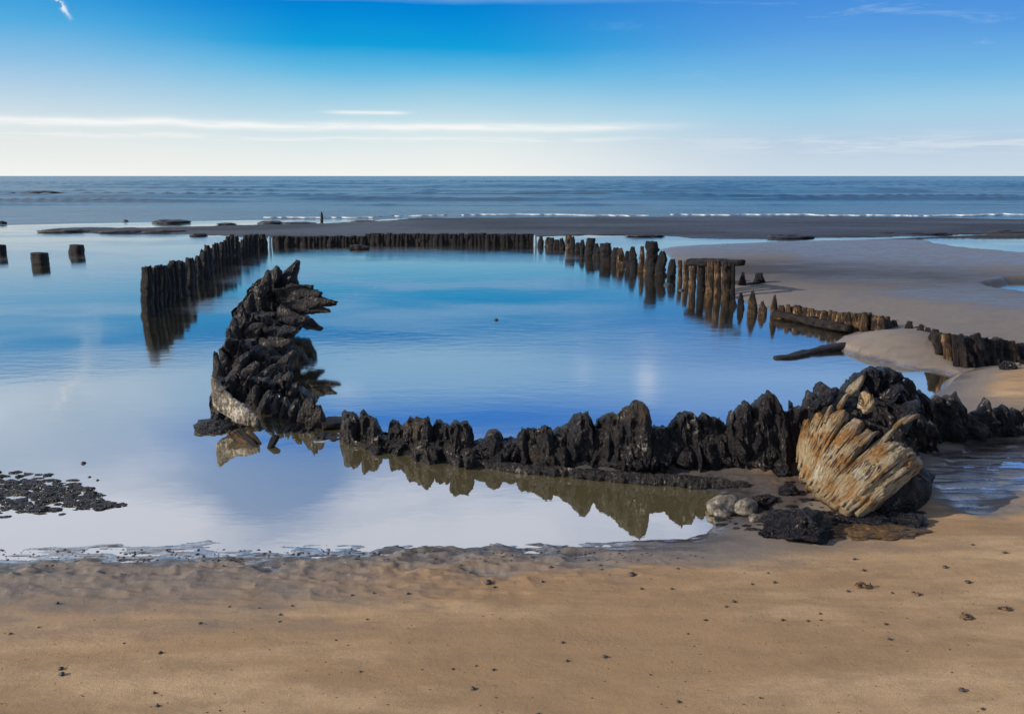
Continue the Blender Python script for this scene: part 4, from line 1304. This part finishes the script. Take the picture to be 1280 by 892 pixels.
# ------------------------------------------------------------------ pebbles and weed on the near sand
peb = [(76, 836, 9), (77, 843, 10), (200, 816, 7), (250, 779, 6), (155, 804, 4), (193, 866, 6), (197, 882, 7), (13, 792, 6), (48, 784, 4), (72, 754, 6), (287, 758, 4), (324, 760, 4), (350, 768, 5),
       (349, 777, 4), (365, 757, 4), (440, 744, 5), (467, 741, 4), (510, 742, 6), (587, 717, 7), (610, 728, 12), (618, 734, 6), (459, 774, 4), (450, 839, 5), (566, 836, 5), (595, 832, 4), (617, 837, 6),
       (591, 861, 8), (703, 803, 6), (709, 826, 6), (756, 821, 8), (790, 719, 12), (802, 736, 6), (840, 736, 5), (882, 775, 6), (917, 752, 7), (908, 758, 5), (940, 730, 5), (968, 728, 6), (978, 775, 6),
       (1010, 776, 5), (1026, 775, 4), (1025, 767, 5), (1068, 699, 6), (1080, 713, 6), (1060, 739, 6), (1107, 780, 6), (1112, 799, 7), (1181, 709, 8), (1210, 728, 9), (1256, 691, 7), (1216, 681, 5),
       (1202, 863, 10), (1228, 886, 7), (848, 877, 7), (1115, 741, 5), (950, 872, 4), (813, 843, 4), (735, 700, 5), (688, 709, 6), (678, 727, 5), (960, 716, 4), (275, 888, 4), (420, 800, 4), (860, 792, 4), (673, 892, 6)]
PG = 'small dark pebbles scattered on the near sand'
special = {(610, 728): 'flat dark pebble in a small hollow near the water edge at centre', (790, 719): 'flat dark pebble just below the pool edge right of centre', (1202, 863): 'dark angular pebble near the bottom right corner',
           (77, 843): 'larger of two touching dark pebbles at lower left', (76, 836): 'smaller of two touching dark pebbles at lower left'}
for k, (px_, py_, wp) in enumerate(peb):
    g = on_ground(px_, py_)
    r = wp / F * g[1] * .40
    o = boulder('pebble', M_pebble, None, (0, 0, 0), (r, r * .9, r * .6), k * 4.1, rough=.4, n=9, m=12)
    o.location = tuple(g + np.array([0, 0, r * .35]))
    tag(o, special.get((px_, py_), 'small dark pebble lying on the smooth near sand'), 'pebble', PG)
VV, FF, off = [], [], 0
gk = np.arange(820)[::1]
gpx = np.where(gk < 500, rng.uniform(-40, 1320, 820), rng.uniform(-40, 880, 820))
gpy = np.where(gk < 500, 700 + 215 * rng.rand(820) ** 1.2, 686 + 11 * np.abs(rng.randn(820)))
gsz = np.where(gk < 500, rng.uniform(.0008, .0026, 820), rng.uniform(.0018, .0055, 820))
gc = on_ground(gpx, gpy)
for k in range(820):
    c, sz_ = gc[k], gsz[k]
    V, Fq = boulder_arrays(c + np.array([0, 0, sz_ * .3]), (sz_ * rng.uniform(1, 2.6), sz_, sz_ * .6), k * 1.3, rough=.4, n=5, m=7)
    VV.append(V)
    FF.append(Fq[:, ::-1] + off)
    off += len(V)
o = mesh_obj('grit', np.vstack(VV), [tuple(f) for f in np.vstack(FF)], M_pebble)
tag(o, 'fine dark grit and tide-line crumbs on the near sand', kind='stuff')
for k, (px_, py_, wp, lab) in enumerate([(1079, 733, 24, 'tangled brown seaweed clump on the sand below the bow'), (1147, 743, 18, 'smaller flat weed scrap right of the seaweed clump'), (1205, 771, 26, 'thin streak of weed on the sand at right'),
                                         (1255, 761, 24, 'faint scrap of weed near the right edge')]):
    g = on_ground(px_, py_)
    r = wp / F * g[1] * .5
    VV, FF, off = [], [], 0
    for j in range(26 if k == 0 else 12):
        a = rng.uniform(0, 6.28)
        q = rng.uniform(0, .8) * r
        c = g + np.array([math.cos(a) * q, math.sin(a) * q * .8, .004])
        dr = np.array([math.cos(a + 1), math.sin(a + 1), 0]) * r * .35
        V, Fq, _ = timber_arrays([c - dr, c + [0, 0, rng.uniform(.004, .02 if k == 0 else .006)], c + dr], [.002, .004, .002], [.0015, .003, .0015], j + k * 9, nr=6, na=6, side=(0, 0, 1))
        FF += [tuple(i_ + off for i_ in f) for f in Fq]
        VV.append(V)
        off += len(V)
    o = mesh_obj('seaweed_clump', np.vstack(VV), FF, M_weed)
    tag(o, lab, 'seaweed', 'weed scraps on the near sand')
print('objects', len(bpy.data.objects))
